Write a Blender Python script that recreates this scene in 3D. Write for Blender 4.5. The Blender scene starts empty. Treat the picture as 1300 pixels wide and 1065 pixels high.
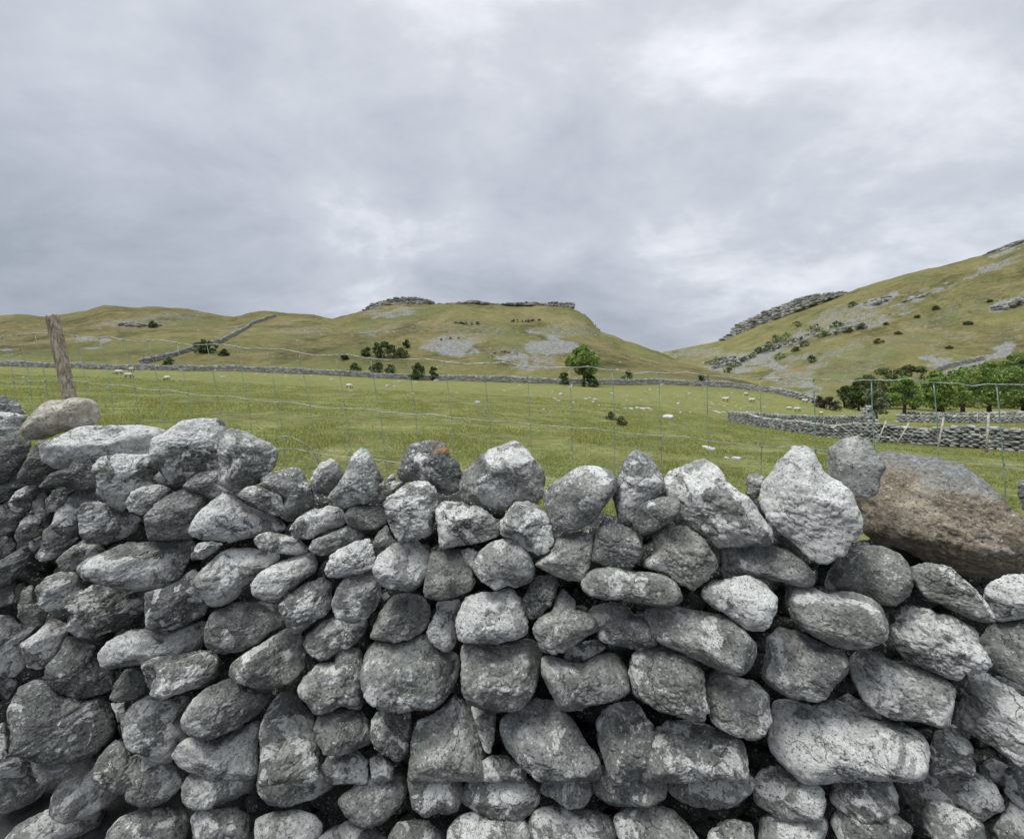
import bpy, math, random
import numpy as np
from mathutils import Vector

# ------------------------------------------------------------------ camera
S = bpy.context.scene
COL = S.collection
FPX = 488.0                      # focal length of the photograph in its own pixels (ultra wide phone lens)
CX, CY = 650.0, 487.5            # optical centre of the photograph
CAMZ = 1.75
cam_d = bpy.data.cameras.new('camera')
cam = bpy.data.objects.new('camera', cam_d); COL.objects.link(cam)
cam.location = (0, 0, CAMZ); cam.rotation_euler = (math.radians(90), 0, 0)
cam_d.sensor_fit = 'HORIZONTAL'; cam_d.sensor_width = 36; cam_d.lens = 36*FPX/1300
cam_d.shift_y = -(532.5-CY)/1300
cam_d.clip_start = 0.05; cam_d.clip_end = 9000
S.camera = cam

# ------------------------------------------------------------------ sky
SUN_EL, SUN_AZ = math.radians(65), math.radians(-112)      # azimuth measured from +Y towards +X
w = bpy.data.worlds.new('World'); S.world = w; w.use_nodes = True
N = w.node_tree.nodes; L = w.node_tree.links; N.clear()
def wn(t, **k):
    n = N.new(t)
    for a, b in k.items(): setattr(n, a, b)
    return n
out = wn('ShaderNodeOutputWorld')
sky = wn('ShaderNodeTexSky', sky_type='NISHITA', sun_disc=False, sun_elevation=SUN_EL, sun_rotation=SUN_AZ)
bg1 = wn('ShaderNodeBackground'); bg1.inputs[1].default_value = 0.06
L.new(sky.outputs[0], bg1.inputs[0])
tc = wn('ShaderNodeTexCoord'); sep = wn('ShaderNodeSeparateXYZ'); L.new(tc.outputs['Generated'], sep.inputs[0])
def wm(op, a, b=None, c=None):
    n = wn('ShaderNodeMath', operation=op)
    for i, v in enumerate((a, b, c)):
        if v is None: continue
        if isinstance(v, (int, float)): n.inputs[i].default_value = v
        else: L.new(v, n.inputs[i])
    return n.outputs[0]
zc = wm('ADD', wm('MAXIMUM', sep.outputs[2], 0.0), 0.42)
px = wm('DIVIDE', sep.outputs[0], zc); py = wm('DIVIDE', sep.outputs[1], zc)
cmb = wn('ShaderNodeCombineXYZ'); L.new(px, cmb.inputs[0]); L.new(py, cmb.inputs[1])
def wnoise(scale, detail, rough, off, dist=0.0):
    mp = wn('ShaderNodeMapping'); L.new(cmb.outputs[0], mp.inputs[0]); mp.inputs['Location'].default_value = off
    mp.inputs['Scale'].default_value = (1.0, 1.35, 1)
    n = wn('ShaderNodeTexNoise'); n.inputs['Scale'].default_value = scale; n.inputs['Detail'].default_value = detail
    n.inputs['Roughness'].default_value = rough; n.inputs['Distortion'].default_value = dist
    L.new(mp.outputs[0], n.inputs['Vector']); return n.outputs[0]
n1 = wnoise(0.85, 6, 0.55, (3.1, 7.7, 0), 0.25)
n2 = wnoise(2.4, 8, 0.6, (11.3, 1.2, 4), 0.4)
n3 = wnoise(9.0, 6, 0.6, (1.3, 5.2, 9), 0.3)
mixn = wm('ADD', wm('ADD', wm('MULTIPLY', n1, 0.68), wm('MULTIPLY', n2, 0.26)), wm('MULTIPLY', n3, 0.06))
ramp = wn('ShaderNodeValToRGB'); L.new(mixn, ramp.inputs[0])
cr = ramp.color_ramp
cr.elements[0].position = 0.37; cr.elements[0].color = (0.35, 0.385, 0.435, 1)
cr.elements[1].position = 0.63; cr.elements[1].color = (0.82, 0.83, 0.88, 1)
e = cr.elements.new(0.46); e.color = (0.455, 0.482, 0.545, 1)
e = cr.elements.new(0.54); e.color = (0.555, 0.58, 0.635, 1)
# the overcast is a little darker low down over the hills and much brighter overhead
el = wn('ShaderNodeMapRange'); L.new(sep.outputs[2], el.inputs[0])
el.inputs[1].default_value = 0.0; el.inputs[2].default_value = 1.0; el.inputs[3].default_value = 0.0; el.inputs[4].default_value = 1.0
er = wn('ShaderNodeValToRGB'); L.new(el.outputs[0], er.inputs[0])
er.color_ramp.elements[0].position = 0.0; er.color_ramp.elements[0].color = (0.98, 0.98, 0.98, 1)
er.color_ramp.elements[1].position = 1.0; er.color_ramp.elements[1].color = (4.6, 4.7, 4.4, 1)
e = er.color_ramp.elements.new(0.14); e.color = (0.80, 0.82, 0.84, 1)
e = er.color_ramp.elements.new(0.32); e.color = (0.93, 0.94, 0.95, 1)
e = er.color_ramp.elements.new(0.70); e.color = (1.0, 1.0, 1.0, 1)
e = er.color_ramp.elements.new(0.80); e.color = (2.2, 2.22, 2.15, 1)
mul = wn('ShaderNodeMixRGB', blend_type='MULTIPLY'); mul.inputs[0].default_value = 1
L.new(ramp.outputs[0], mul.inputs[1]); L.new(er.outputs[0], mul.inputs[2])
bg2 = wn('ShaderNodeBackground'); bg2.inputs[1].default_value = 0.74; L.new(mul.outputs[0], bg2.inputs[0])
mx = wn('ShaderNodeMixShader'); mx.inputs[0].default_value = 0.94
L.new(bg1.outputs[0], mx.inputs[1]); L.new(bg2.outputs[0], mx.inputs[2]); L.new(mx.outputs[0], out.inputs[0])

# ------------------------------------------------------------------ soft sun behind cloud
sd = bpy.data.lights.new('sun', 'SUN'); sd.energy = 1.5; sd.angle = math.radians(16); sd.color = (1.0, 0.97, 0.92)
so = bpy.data.objects.new('sun', sd); COL.objects.link(so)
sdir = Vector((math.sin(SUN_AZ)*math.cos(SUN_EL), math.cos(SUN_AZ)*math.cos(SUN_EL), math.sin(SUN_EL)))
so.rotation_euler = sdir.to_track_quat('Z', 'Y').to_euler(); so.location = (0, 0, 60)

S.view_settings.view_transform = 'Standard'; S.view_settings.look = 'None'
S.view_settings.exposure = 0.75; S.view_settings.gamma = 1.0
S.render.engine = 'CYCLES'
S.render.resolution_x = 1024; S.render.resolution_y = 838
S.cycles.max_bounces = 6; S.cycles.diffuse_bounces = 3

# ------------------------------------------------------------------ helpers
def tag(o, label=None, cat=None, group=None, kind=None):
    if label: o['label'] = label
    if cat: o['category'] = cat
    if group: o['group'] = group
    if kind: o['kind'] = kind
    return o
def empty(name, loc):
    o = bpy.data.objects.new(name, None); COL.objects.link(o); o.location = loc; o.empty_display_size = 0.1
    return o
def mesh_obj(name, V, F, mat, parent=None, loc=(0, 0, 0), smooth=True, colors=None):
    """V (n,3) array, F (m,k) int array (all faces k-sided) or a list of such arrays"""
    V = np.asarray(V, dtype=np.float32)
    Fs = F if isinstance(F, list) else [F]
    Fs = [np.asarray(f, dtype=np.int32) for f in Fs if len(f)]
    me = bpy.data.meshes.new(name)
    me.vertices.add(len(V)); me.vertices.foreach_set('co', V.ravel())
    nl = sum(f.size for f in Fs); npoly = sum(len(f) for f in Fs)
    me.loops.add(nl); me.loops.foreach_set('vertex_index', np.concatenate([f.ravel() for f in Fs]))
    me.polygons.add(npoly)
    starts = []; s = 0
    for f in Fs:
        k = f.shape[1]; starts.append(s + np.arange(len(f))*k); s += f.size
    me.polygons.foreach_set('loop_start', np.concatenate(starts).astype(np.int32))
    me.update(calc_edges=True)
    if smooth: me.polygons.foreach_set('use_smooth', np.ones(npoly, dtype=bool))
    if colors is not None:
        for cn, arr in colors.items():
            ca = me.color_attributes.new(cn, 'FLOAT_COLOR', 'POINT')
            ca.data.foreach_set('color', np.asarray(arr, dtype=np.float32).ravel())
    me.validate(); me.materials.append(mat)
    o = bpy.data.objects.new(name, me); COL.objects.link(o)
    o.location = loc
    if parent is not None: o.parent = parent
    return o
# --- numpy noise
def _h(ix, iy, iz, s):
    h = (ix.astype(np.uint32)*np.uint32(374761393) + iy.astype(np.uint32)*np.uint32(668265263)
         + iz.astype(np.uint32)*np.uint32(2147483647) + np.uint32(s*1274126177 & 0xffffffff))
    h = (h ^ (h >> np.uint32(13)))*np.uint32(1274126177)
    h = h ^ (h >> np.uint32(16))
    h = h*np.uint32(2246822519); h = h ^ (h >> np.uint32(15))
    return (h & np.uint32(0xffffff)).astype(np.float32)/np.float32(0xffffff)
def vnoise(P, seed=0):
    P = np.asarray(P, dtype=np.float32); I = np.floor(P).astype(np.int64); f = P - I; f = f*f*f*(f*(f*6-15)+10)
    x, y, z = I[:, 0], I[:, 1], I[:, 2]; u, v, q = f[:, 0], f[:, 1], f[:, 2]
    def g(a, b, c): return _h(x+a, y+b, z+c, seed)
    x00 = g(0, 0, 0)*(1-u)+g(1, 0, 0)*u; x10 = g(0, 1, 0)*(1-u)+g(1, 1, 0)*u
    x01 = g(0, 0, 1)*(1-u)+g(1, 0, 1)*u; x11 = g(0, 1, 1)*(1-u)+g(1, 1, 1)*u
    return ((x00*(1-v)+x10*v)*(1-q)+(x01*(1-v)+x11*v)*q)*2-1
def fbm(P, oct=3, seed=0, gain=0.5):
    P = np.asarray(P, dtype=np.float32); a = 1.0; t = 0; r = 0
    for i in range(oct):
        r = r + a*vnoise(P*(2.03**i) + 17.3*i, seed+i); t += a; a *= gain
    return r/t
# --- unit icospheres
def ico(sub):
    t = (1+5**.5)/2
    V = [(-1, t, 0), (1, t, 0), (-1, -t, 0), (1, -t, 0), (0, -1, t), (0, 1, t), (0, -1, -t), (0, 1, -t), (t, 0, -1), (t, 0, 1), (-t, 0, -1), (-t, 0, 1)]
    F = [(0, 11, 5), (0, 5, 1), (0, 1, 7), (0, 7, 10), (0, 10, 11), (1, 5, 9), (5, 11, 4), (11, 10, 2), (10, 7, 6), (7, 1, 8), (3, 9, 4), (3, 4, 2), (3, 2, 6), (3, 6, 8), (3, 8, 9), (4, 9, 5), (2, 4, 11), (6, 2, 10), (8, 6, 7), (9, 8, 1)]
    V = np.array(V, float); V /= np.linalg.norm(V[0]); F = np.array(F)
    for _ in range(sub):
        n = len(V); E = np.concatenate([F[:, [0, 1]], F[:, [1, 2]], F[:, [2, 0]]]); E.sort(axis=1)
        U, inv = np.unique(E, axis=0, return_inverse=True); inv = inv.ravel()
        M = (V[U[:, 0]]+V[U[:, 1]]); M /= np.linalg.norm(M, axis=1)[:, None]
        V = np.concatenate([V, M]); m = len(F); a, b, c = inv[:m]+n, inv[m:2*m]+n, inv[2*m:]+n
        F = np.concatenate([np.stack([F[:, 0], a, c], 1), np.stack([F[:, 1], b, a], 1), np.stack([F[:, 2], c, b], 1), np.stack([a, b, c], 1)])
    return V, F
ICO = {k: ico(k) for k in (1, 2, 3, 4, 5)}

def ray(x, y):
    return np.array([(x-CX)/FPX, 1.0, (CY-y)/FPX])
def at(x, y, Y):                    # world point seen at photo pixel (x,y) at distance Y
    r = ray(x, y)*Y; r[2] += CAMZ; return r

# ------------------------------------------------------------------ materials
class NT:
    def __init__(self, name):
        self.m = bpy.data.materials.new(name); self.m.use_nodes = True
        self.t = self.m.node_tree; self.t.nodes.clear()
        self.out = self.n('ShaderNodeOutputMaterial'); self.b = self.n('ShaderNodeBsdfPrincipled')
        self.l(self.b.outputs[0], self.out.inputs[0]); self.b.inputs['Specular IOR Level'].default_value = 0.25
        self.b.inputs['Roughness'].default_value = 0.9
    def n(self, t, **k):
        n = self.t.nodes.new(t)
        for a, b in k.items(): setattr(n, a, b)
        return n
    def l(self, a, b): self.t.links.new(a, b)
    def math(self, op, a, b=None, clamp=False):
        n = self.n('ShaderNodeMath', operation=op, use_clamp=clamp)
        for i, v in enumerate((a, b)):
            if v is None: continue
            if isinstance(v, (int, float)): n.inputs[i].default_value = v
            else: self.l(v, n.inputs[i])
        return n.outputs[0]
    def noise(self, vec, scale, detail=4, rough=0.55, dist=0.0):
        n = self.n('ShaderNodeTexNoise'); n.inputs['Scale'].default_value = scale; n.inputs['Detail'].default_value = detail
        n.inputs['Roughness'].default_value = rough; n.inputs['Distortion'].default_value = dist
        self.l(vec, n.inputs['Vector']); return n.outputs[0]
    def voro(self, vec, scale, feature='F1', out=0):
        n = self.n('ShaderNodeTexVoronoi', feature=feature); n.inputs['Scale'].default_value = scale
        self.l(vec, n.inputs['Vector']); return n.outputs[out]
    def step(self, v, lo, hi, a=0.0, b=1.0):
        n = self.n('ShaderNodeMapRange', interpolation_type='SMOOTHSTEP'); self.l(v, n.inputs[0])
        for i, q in ((1, lo), (2, hi), (3, a), (4, b)):
            if isinstance(q, (int, float)): n.inputs[i].default_value = q
            else: self.l(q, n.inputs[i])
        return n.outputs[0]
    def ramp(self, v, stops):
        n = self.n('ShaderNodeValToRGB'); self.l(v, n.inputs[0]); c = n.color_ramp
        c.elements[0].position, c.elements[0].color = stops[0][0], (*stops[0][1], 1)
        c.elements[1].position, c.elements[1].color = stops[-1][0], (*stops[-1][1], 1)
        for p, q in stops[1:-1]:
            e = c.elements.new(p); e.color = (*q, 1)
        return n.outputs[0]
    def mix(self, f, a, b, mode='MIX'):
        n = self.n('ShaderNodeMixRGB', blend_type=mode)
        for i, v in enumerate((f, a, b)):
            if isinstance(v, (int, float)): n.inputs[i].default_value = v
            elif isinstance(v, tuple): n.inputs[i].default_value = (*v, 1)
            else: self.l(v, n.inputs[i])
        return n.outputs[0]
    def bump(self, h, strength=0.5, dist=0.01, normal=None):
        n = self.n('ShaderNodeBump'); n.inputs['Strength'].default_value = strength; n.inputs['Distance'].default_value = dist
        self.l(h, n.inputs['Height'])
        if normal is not None: self.l(normal, n.inputs['Normal'])
        return n.outputs[0]
    def objvec(self):
        tcn = self.n('ShaderNodeTexCoord'); oi = self.n('ShaderNodeObjectInfo')
        v = self.n('ShaderNodeVectorMath', operation='MULTIPLY_ADD'); cb = self.n('ShaderNodeCombineXYZ')
        for i in range(3): self.l(oi.outputs['Random'], cb.inputs[i])
        self.l(cb.outputs[0], v.inputs[0]); v.inputs[1].default_value = (53, 31, 71); self.l(tcn.outputs['Object'], v.inputs[2])
        self.oi = oi; return v.outputs[0]

def limestone(name, kind='grey'):
    k = NT(name); v = k.objvec(); sc = k.n('ShaderNodeSeparateColor'); k.l(k.oi.outputs['Color'], sc.inputs[0])
    tone, lich, warm = sc.outputs[0], sc.outputs[1], sc.outputs[2]; orange = k.oi.outputs['Alpha']
    nb = k.noise(v, 7, 6, 0.62, 0.4); nm = k.noise(v, 28, 6, 0.68, 0.3); nf = k.noise(v, 130, 5, 0.72)
    if kind == 'grey':
        base = k.ramp(nb, [(0.30, (0.105, 0.113, 0.110)), (0.5, (0.225, 0.233, 0.222)), (0.68, (0.40, 0.405, 0.388))])
    elif kind == 'tan':
        base = k.ramp(nb, [(0.28, (0.24, 0.205, 0.16)), (0.5, (0.36, 0.325, 0.27)), (0.72, (0.46, 0.43, 0.38))])
    else:
        base = k.ramp(nb, [(0.3, (0.15, 0.112, 0.076)), (0.5, (0.31, 0.255, 0.185)), (0.68, (0.45, 0.395, 0.31))])
    base = k.mix(k.step(nm, 0.35, 0.75), k.mix(0.52, base, (0.03, 0.033, 0.033)), base)
    # whole-stone tone and tint
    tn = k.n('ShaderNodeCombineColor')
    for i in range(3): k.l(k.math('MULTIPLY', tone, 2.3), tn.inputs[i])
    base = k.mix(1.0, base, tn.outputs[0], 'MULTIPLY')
    if kind == 'grey':
        base = k.mix(k.math('MULTIPLY', warm, 0.5), base, k.mix(1.0, base, (1.15, 1.0, 0.72), 'MULTIPLY'))
        # dark blue-green algae film
        base = k.mix(k.math('MULTIPLY', k.step(k.noise(v, 5.5, 4, 0.6), 0.52, 0.66), 0.6), base, (0.095, 0.112, 0.104))
    # pale lichen: broad crusty patches + small round spots
    nd = k.noise(v, 7.5, 10, 0.66, 0.5); thr = k.math('SUBTRACT', 0.69, k.math('MULTIPLY', lich, 0.32))
    patch = k.step(nd, thr, k.math('ADD', thr, 0.028))
    wv = k.n('ShaderNodeVectorMath', operation='MULTIPLY_ADD'); nz = k.n('ShaderNodeTexNoise'); nz.inputs['Scale'].default_value = 40
    k.l(v, nz.inputs['Vector']); k.l(nz.outputs[1], wv.inputs[0]); wv.inputs[1].default_value = (0.03, 0.03, 0.03); k.l(v, wv.inputs[2])
    vd = k.voro(wv.outputs[0], 17); spot = k.math('MULTIPLY', k.step(vd, 0.22, 0.30, 1.0, 0.0), k.step(k.noise(v, 6, 2), k.math('SUBTRACT', 0.62, k.math('MULTIPLY', lich, 0.25)), 0.72))
    vd2 = k.voro(wv.outputs[0], 62); sp2 = k.math('MULTIPLY', k.step(vd2, 0.22, 0.34, 1.0, 0.0), k.step(k.noise(v, 14, 3), 0.48, 0.62))
    white = k.math('MAXIMUM', k.math('MAXIMUM', patch, spot), k.math('MULTIPLY', sp2, 0.75))
    grain = k.step(k.noise(v, 210, 4, 0.8), 0.33, 0.50)
    white = k.math('MULTIPLY', white, k.math('ADD', 0.35, k.math('MULTIPLY', grain, 0.65)))
    wc = k.ramp(nm, [(0.3, (0.44, 0.45, 0.43)), (0.55, (0.60, 0.61, 0.59)), (0.75, (0.76, 0.77, 0.75))])
    amt = 0.9 if kind == 'grey' else (0.12 if kind == 'tan' else 0.5)
    c = k.mix(k.math('MULTIPLY', white, amt), base, wc)
    # hairline joints in the rock
    cv_ = k.n('ShaderNodeVectorMath', operation='MULTIPLY_ADD'); cn_ = k.n('ShaderNodeTexNoise'); cn_.inputs['Scale'].default_value = 11; cn_.inputs['Detail'].default_value = 5
    k.l(v, cn_.inputs['Vector']); k.l(cn_.outputs[1], cv_.inputs[0]); cv_.inputs[1].default_value = (0.13, 0.13, 0.13); k.l(v, cv_.inputs[2])
    ce = k.voro(cv_.outputs[0], 6.5, 'DISTANCE_TO_EDGE'); crack = k.math('MULTIPLY', k.step(ce, 0.003, 0.014, 1.0, 0.0), k.step(k.noise(v, 5, 3), 0.57, 0.63))
    c = k.mix(k.math('MULTIPLY', crack, 0.5), c, (0.03, 0.032, 0.03))
    # black crusts, pits and speckle
    dk = k.math('MULTIPLY', k.step(k.noise(v, 22, 8, 0.75, 0.8), 0.60, 0.67), k.step(nf, 0.40, 0.55))
    c = k.mix(k.math('MULTIPLY', dk, 0.75), c, (0.022, 0.024, 0.024))
    spk = k.step(nf, 0.36, 0.42, 1.0, 0.0); c = k.mix(k.math('MULTIPLY', spk, 0.75), c, (0.035, 0.037, 0.035))
    spw = k.step(nf, 0.58, 0.64); c = k.mix(k.math('MULTIPLY', spw, 0.5), c, (0.60, 0.61, 0.59))
    if kind == 'grey':
        on = k.math('MULTIPLY', k.step(k.noise(v, 15, 6, 0.7, 0.4), 0.56, 0.60), orange)
        pz = k.n('ShaderNodeSeparateXYZ'); tcn = k.n('ShaderNodeTexCoord'); k.l(tcn.outputs['Generated'], pz.inputs[0])
        on = k.math('MULTIPLY', on, k.math('MULTIPLY', k.step(pz.outputs[2], 0.72, 0.86), k.step(pz.outputs[0], 0.45, 0.62)))
        c = k.mix(k.math('MULTIPLY', on, .8), c, (0.33, 0.16, 0.04))
    else:
        if kind == 'brown':
            pz = k.n('ShaderNodeSeparateXYZ'); tcn = k.n('ShaderNodeTexCoord'); k.l(tcn.outputs['Generated'], pz.inputs[0])
            hgt = k.math('ADD', k.math('ADD', pz.outputs[2], k.math('MULTIPLY', pz.outputs[0], 0.35)), k.math('MULTIPLY', k.math('SUBTRACT', nb, 0.5), 0.7))
            top = k.math('MULTIPLY', k.step(hgt, 0.80, 1.10), k.step(nm, 0.34, 0.52, 0.35, 1.0))
            tcol = k.ramp(k.noise(v, 60, 8, 0.8), [(0.35, (0.07, 0.075, 0.075)), (0.55, (0.20, 0.21, 0.21)), (0.72, (0.44, 0.45, 0.44))])
            c = k.mix(top, c, tcol)
    k.l(c, k.b.inputs['Base Color']); k.b.inputs['Roughness'].default_value = 0.92
    h1 = k.math('ADD', k.math('MULTIPLY', nm, 0.7), k.math('MULTIPLY', nf, 0.45))
    h2 = k.math('SUBTRACT', k.math('ADD', h1, k.math('MULTIPLY', white, 0.12)), k.math('ADD', k.math('MULTIPLY', k.math('MAXIMUM', dk, spk), 0.25), k.math('MULTIPLY', crack, 0.6)))
    k.l(k.bump(h2, 1.0, 0.011), k.b.inputs['Normal'])
    return k.m
M_STONE = limestone('limestone_grey'); M_TAN = limestone('limestone_tan', 'tan'); M_BROWN = limestone('sandstone_brown', 'brown')

def far_stone(name, lo, mid, hi, scale):
    k = NT(name); g = k.n('ShaderNodeNewGeometry'); v = g.outputs['Position']
    c = k.ramp(k.noise(v, scale, 6, 0.7, 0.3), [(0.30, lo), (0.5, mid), (0.70, hi)])
    rp = k.n('ShaderNodeAttribute'); rp.attribute_name = 'tone'
    c = k.mix(1.0, c, rp.outputs['Color'], 'MULTIPLY')
    k.l(c, k.b.inputs['Base Color']); k.l(k.bump(k.noise(v, scale*2.5, 5, 0.7), 0.7, 0.25/scale), k.b.inputs['Normal'])
    return k.m
M_FARWALL = far_stone('dry_stone', (0.11, 0.115, 0.11), (0.25, 0.255, 0.245), (0.50, 0.505, 0.49), 3.0)
M_CRAG = far_stone('crag_limestone', (0.10, 0.105, 0.095), (0.23, 0.232, 0.215), (0.38, 0.38, 0.355), 0.22)
M_ROCK = far_stone('scattered_limestone', (0.27, 0.275, 0.26), (0.42, 0.425, 0.40), (0.56, 0.57, 0.54), 3.0)

# ------------------------------------------------------------------ the lie of the land
# The valley was surveyed from the photograph: for a fan of bearings, distance (m) and apparent height of the ground.
NX = [-500, 0, 150, 300, 450, 600, 750, 850, 925, 1000, 1050, 1100, 1200, 1300, 1800]
NEARD = [1.2, 4.0, 8, 14, 22, 35, 55, 80, 120]
def _near():
    T = []
    for x in NX:
        u = (max(min(x, 1400), -100)-CX)/FPX
        T.append([CY+FPX*(1.75/Y+0.05*u) for Y in NEARD])
    T = np.array(T)
    over = {-500: {14: 509, 22: 490, 35: 477, 55: 470, 80: 467, 120: 463}, 0: {14: 514, 22: 494, 35: 480, 55: 473, 80: 469, 120: 465},
            150: {14: 522, 22: 500, 35: 485, 55: 477, 80: 473, 120: 469}, 300: {22: 506, 35: 492, 55: 482, 80: 476, 120: 471},
            450: {22: 515, 35: 500, 55: 490, 80: 483, 120: 477}, 600: {35: 506, 55: 498, 80: 491, 120: 483}, 750: {35: 514, 55: 506, 80: 497, 120: 488},
            850: {22: 535, 35: 523, 55: 515, 80: 504, 120: 488}, 925: {14: 561, 22: 543, 35: 538, 55: 532, 80: 516, 120: 491},
            1000: {8: 609, 14: 566, 22: 551, 35: 545, 55: 537, 80: 522, 120: 499}, 1050: {8: 612, 14: 572, 22: 559, 35: 548, 55: 539, 80: 526, 120: 508},
            1100: {8: 614, 14: 575, 22: 562, 35: 547, 55: 536, 80: 528, 120: 516}, 1200: {8: 618, 14: 579, 22: 563, 35: 545, 55: 535, 80: 527, 120: 519},
            1300: {8: 622, 14: 583, 22: 562, 35: 543, 55: 534, 80: 526, 120: 519}, 1800: {8: 640, 14: 600, 22: 570, 35: 548, 55: 536, 80: 526, 120: 519}}
    for i, x in enumerate(NX):
        for Y, y in over.get(x, {}).items(): T[i, NEARD.index(Y)] = y
    return T
NEART = _near()
SKYF = [(-900, 425), (-500, 412), (-100, 405), (0, 402), (22, 399), (55, 402.5), (76, 400), (109, 395), (132, 388), (152, 389), (178, 391), (198, 389.5), (241, 394), (279, 400), (297, 402), (317, 398), (335, 396), (361, 398.6), (400, 402), (421, 405.7), (434, 401), (462, 393), (480, 388), (503, 386), (548, 385), (594, 385), (624, 386.5), (650, 388), (696, 389), (724, 391), (744, 402), (762, 421), (792, 433.6), (835, 448.5), (868, 460), (894, 469), (932, 481), (970, 491), (1000, 497), (1050, 506), (1100, 514), (1300, 517), (1800, 517)]
SKYB = [(-900, 450), (700, 440), (780, 446), (835, 449), (868, 442.5), (919, 432), (930, 427), (945, 420), (970, 411), (988, 405), (1023, 392), (1058, 379), (1092, 366), (1151, 348), (1196, 337), (1265, 319), (1300, 306), (1400, 280), (1800, 250), (2400, 260)]
YF = [(-900, 320), (700, 320), (760, 310), (850, 250), (950, 170), (1000, 145), (1050, 138), (1800, 135)]
YB = [(-900, 620), (840, 640), (940, 540), (1050, 460), (1300, 350), (1800, 330)]
def ip(tab, x): a = np.array(tab); return np.interp(x, a[:, 0], a[:, 1])
_sx = np.arange(-900, 2401, 4.0); _k = np.exp(-.5*(np.arange(-30, 31)/13.0)**2); _k /= _k.sum()
_sf = np.convolve(np.pad(np.interp(_sx, *np.array(SKYF).T), 30, mode='edge'), _k, 'valid'); _yf = np.convolve(np.pad(np.interp(_sx, *np.array(YF).T), 30, mode='edge'), _k, 'valid')
def column(x):
    """knots (distance, photo height) of the ground along one bearing"""
    near = [np.interp(x, NX, NEART[:, j]) for j in range(len(NEARD))]
    yf, yb = float(ip(SKYF, x)), float(ip(SKYB, x)); Yf, Yb = float(np.interp(x, _sx, _yf)), float(ip(YB, x)); ysm = float(np.interp(x, _sx, _sf))
    Yd = Yf*1.22+10; wv = np.clip((x-960)/90, 0, 1)
    yd = (yf+9)*(1-wv)+(yf-3-0.02*(x-1000))*wv
    if x < 780: yb = max(yb, yf+22)
    Y = NEARD+[Yf, Yd, Yb, Yb*1.25, 3200]; y = near+[yf, yd, yb, yb+9, 478]
    lY = np.log(np.array(Y)); y = np.array(y)
    if x < 900:                                                # rounded hill flank between foot and brow
        t = (1-np.clip((x-760)/140, 0, 1)); mY = (120*Yf)**.5
        ym = near[-1]+(ysm-near[-1])*(0.50+0.10*t); lY = np.insert(lY, len(NEARD), math.log(mY)); y = np.insert(y, len(NEARD), ym)
    k = len(lY)-4
    if x > 860:                                                # the right hill climbs steadily
        Ym = (Yd*Yb)**.5; ym = yd+(yb-yd)*0.44
        lY = np.insert(lY, k+1, math.log(Ym)); y = np.insert(y, k+1, ym)
    return lY, y
def pchip(X, Y, q):
    h = np.diff(X); d = np.diff(Y)/h; m = np.zeros(len(X))
    for i in range(1, len(X)-1):
        if d[i-1]*d[i] > 0:
            w1, w2 = 2*h[i]+h[i-1], h[i]+2*h[i-1]; m[i] = (w1+w2)/(w1/d[i-1]+w2/d[i])
    m[0], m[-1] = d[0], d[-1]
    q = np.clip(q, X[0], X[-1]); i = np.clip(np.searchsorted(X, q)-1, 0, len(h)-1); t = (q-X[i])/h[i]
    return (2*t**3-3*t**2+1)*Y[i]+(t**3-2*t**2+t)*h[i]*m[i]+(-2*t**3+3*t**2)*Y[i+1]+(t**3-t**2)*h[i]*m[i+1]
def bumps(X, Y):
    P = np.stack([X, Y, np.zeros_like(X)], 1)
    near = np.clip((Y-4)/20, 0, 1)
    return near*(fbm(P*0.14, 3, 5)*0.10 + fbm(P*0.03, 2, 8)*0.25*np.clip(Y/60-.3, 0, 1)) + np.clip((Y-125)/150, 0, 1)*(fbm(P*0.022, 4, 9)*2.4+fbm(P*0.09, 3, 11)*1.1) + np.clip((Y-10)/80, 0, 1)*fbm(P*0.6, 2, 15)*0.10
def ground_z(X, Y):
    x = CX+FPX*X/Y; lY, y = column(x); v = pchip(lY, y, np.array([math.log(Y)]))[0]
    return float(CAMZ+Y*(CY-v)/FPX + bumps(np.array([X]), np.array([Y]))[0])
def gp(x, Y):                           # ground point on the bearing of photo column x
    X = (x-CX)/FPX*Y; return (X, Y, ground_z(X, Y))
GX = np.concatenate([np.linspace(-3400, -940, 24), np.linspace(-900, -60, 60), np.linspace(-50, 1350, 901), np.linspace(1360, 2300, 60), np.linspace(2400, 7000, 30)])
GYF = np.concatenate([np.linspace(120, 700, 330)[:-1], np.geomspace(700, 3200, 20)])
def seam(u): return 1.92/max(.3, 1+.2*u)            # the field starts under the wall, the lane side lies lower
def gys(x): return np.concatenate([np.geomspace(seam((x-CX)/FPX), 120, 260)[:-1], GYF])
GY = gys(650)
VV = np.zeros((len(GX), len(GY), 3))
for i, x in enumerate(GX):
    lY, y = column(x); GY = gys(x); v = pchip(lY, y, np.log(GY))
    VV[i, :, 0] = (x-CX)/FPX*GY; VV[i, :, 1] = GY; VV[i, :, 2] = CAMZ+GY*(CY-v)/FPX
VV = VV.reshape(-1, 3); VV[:, 2] += bumps(VV[:, 0], VV[:, 1])
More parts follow.
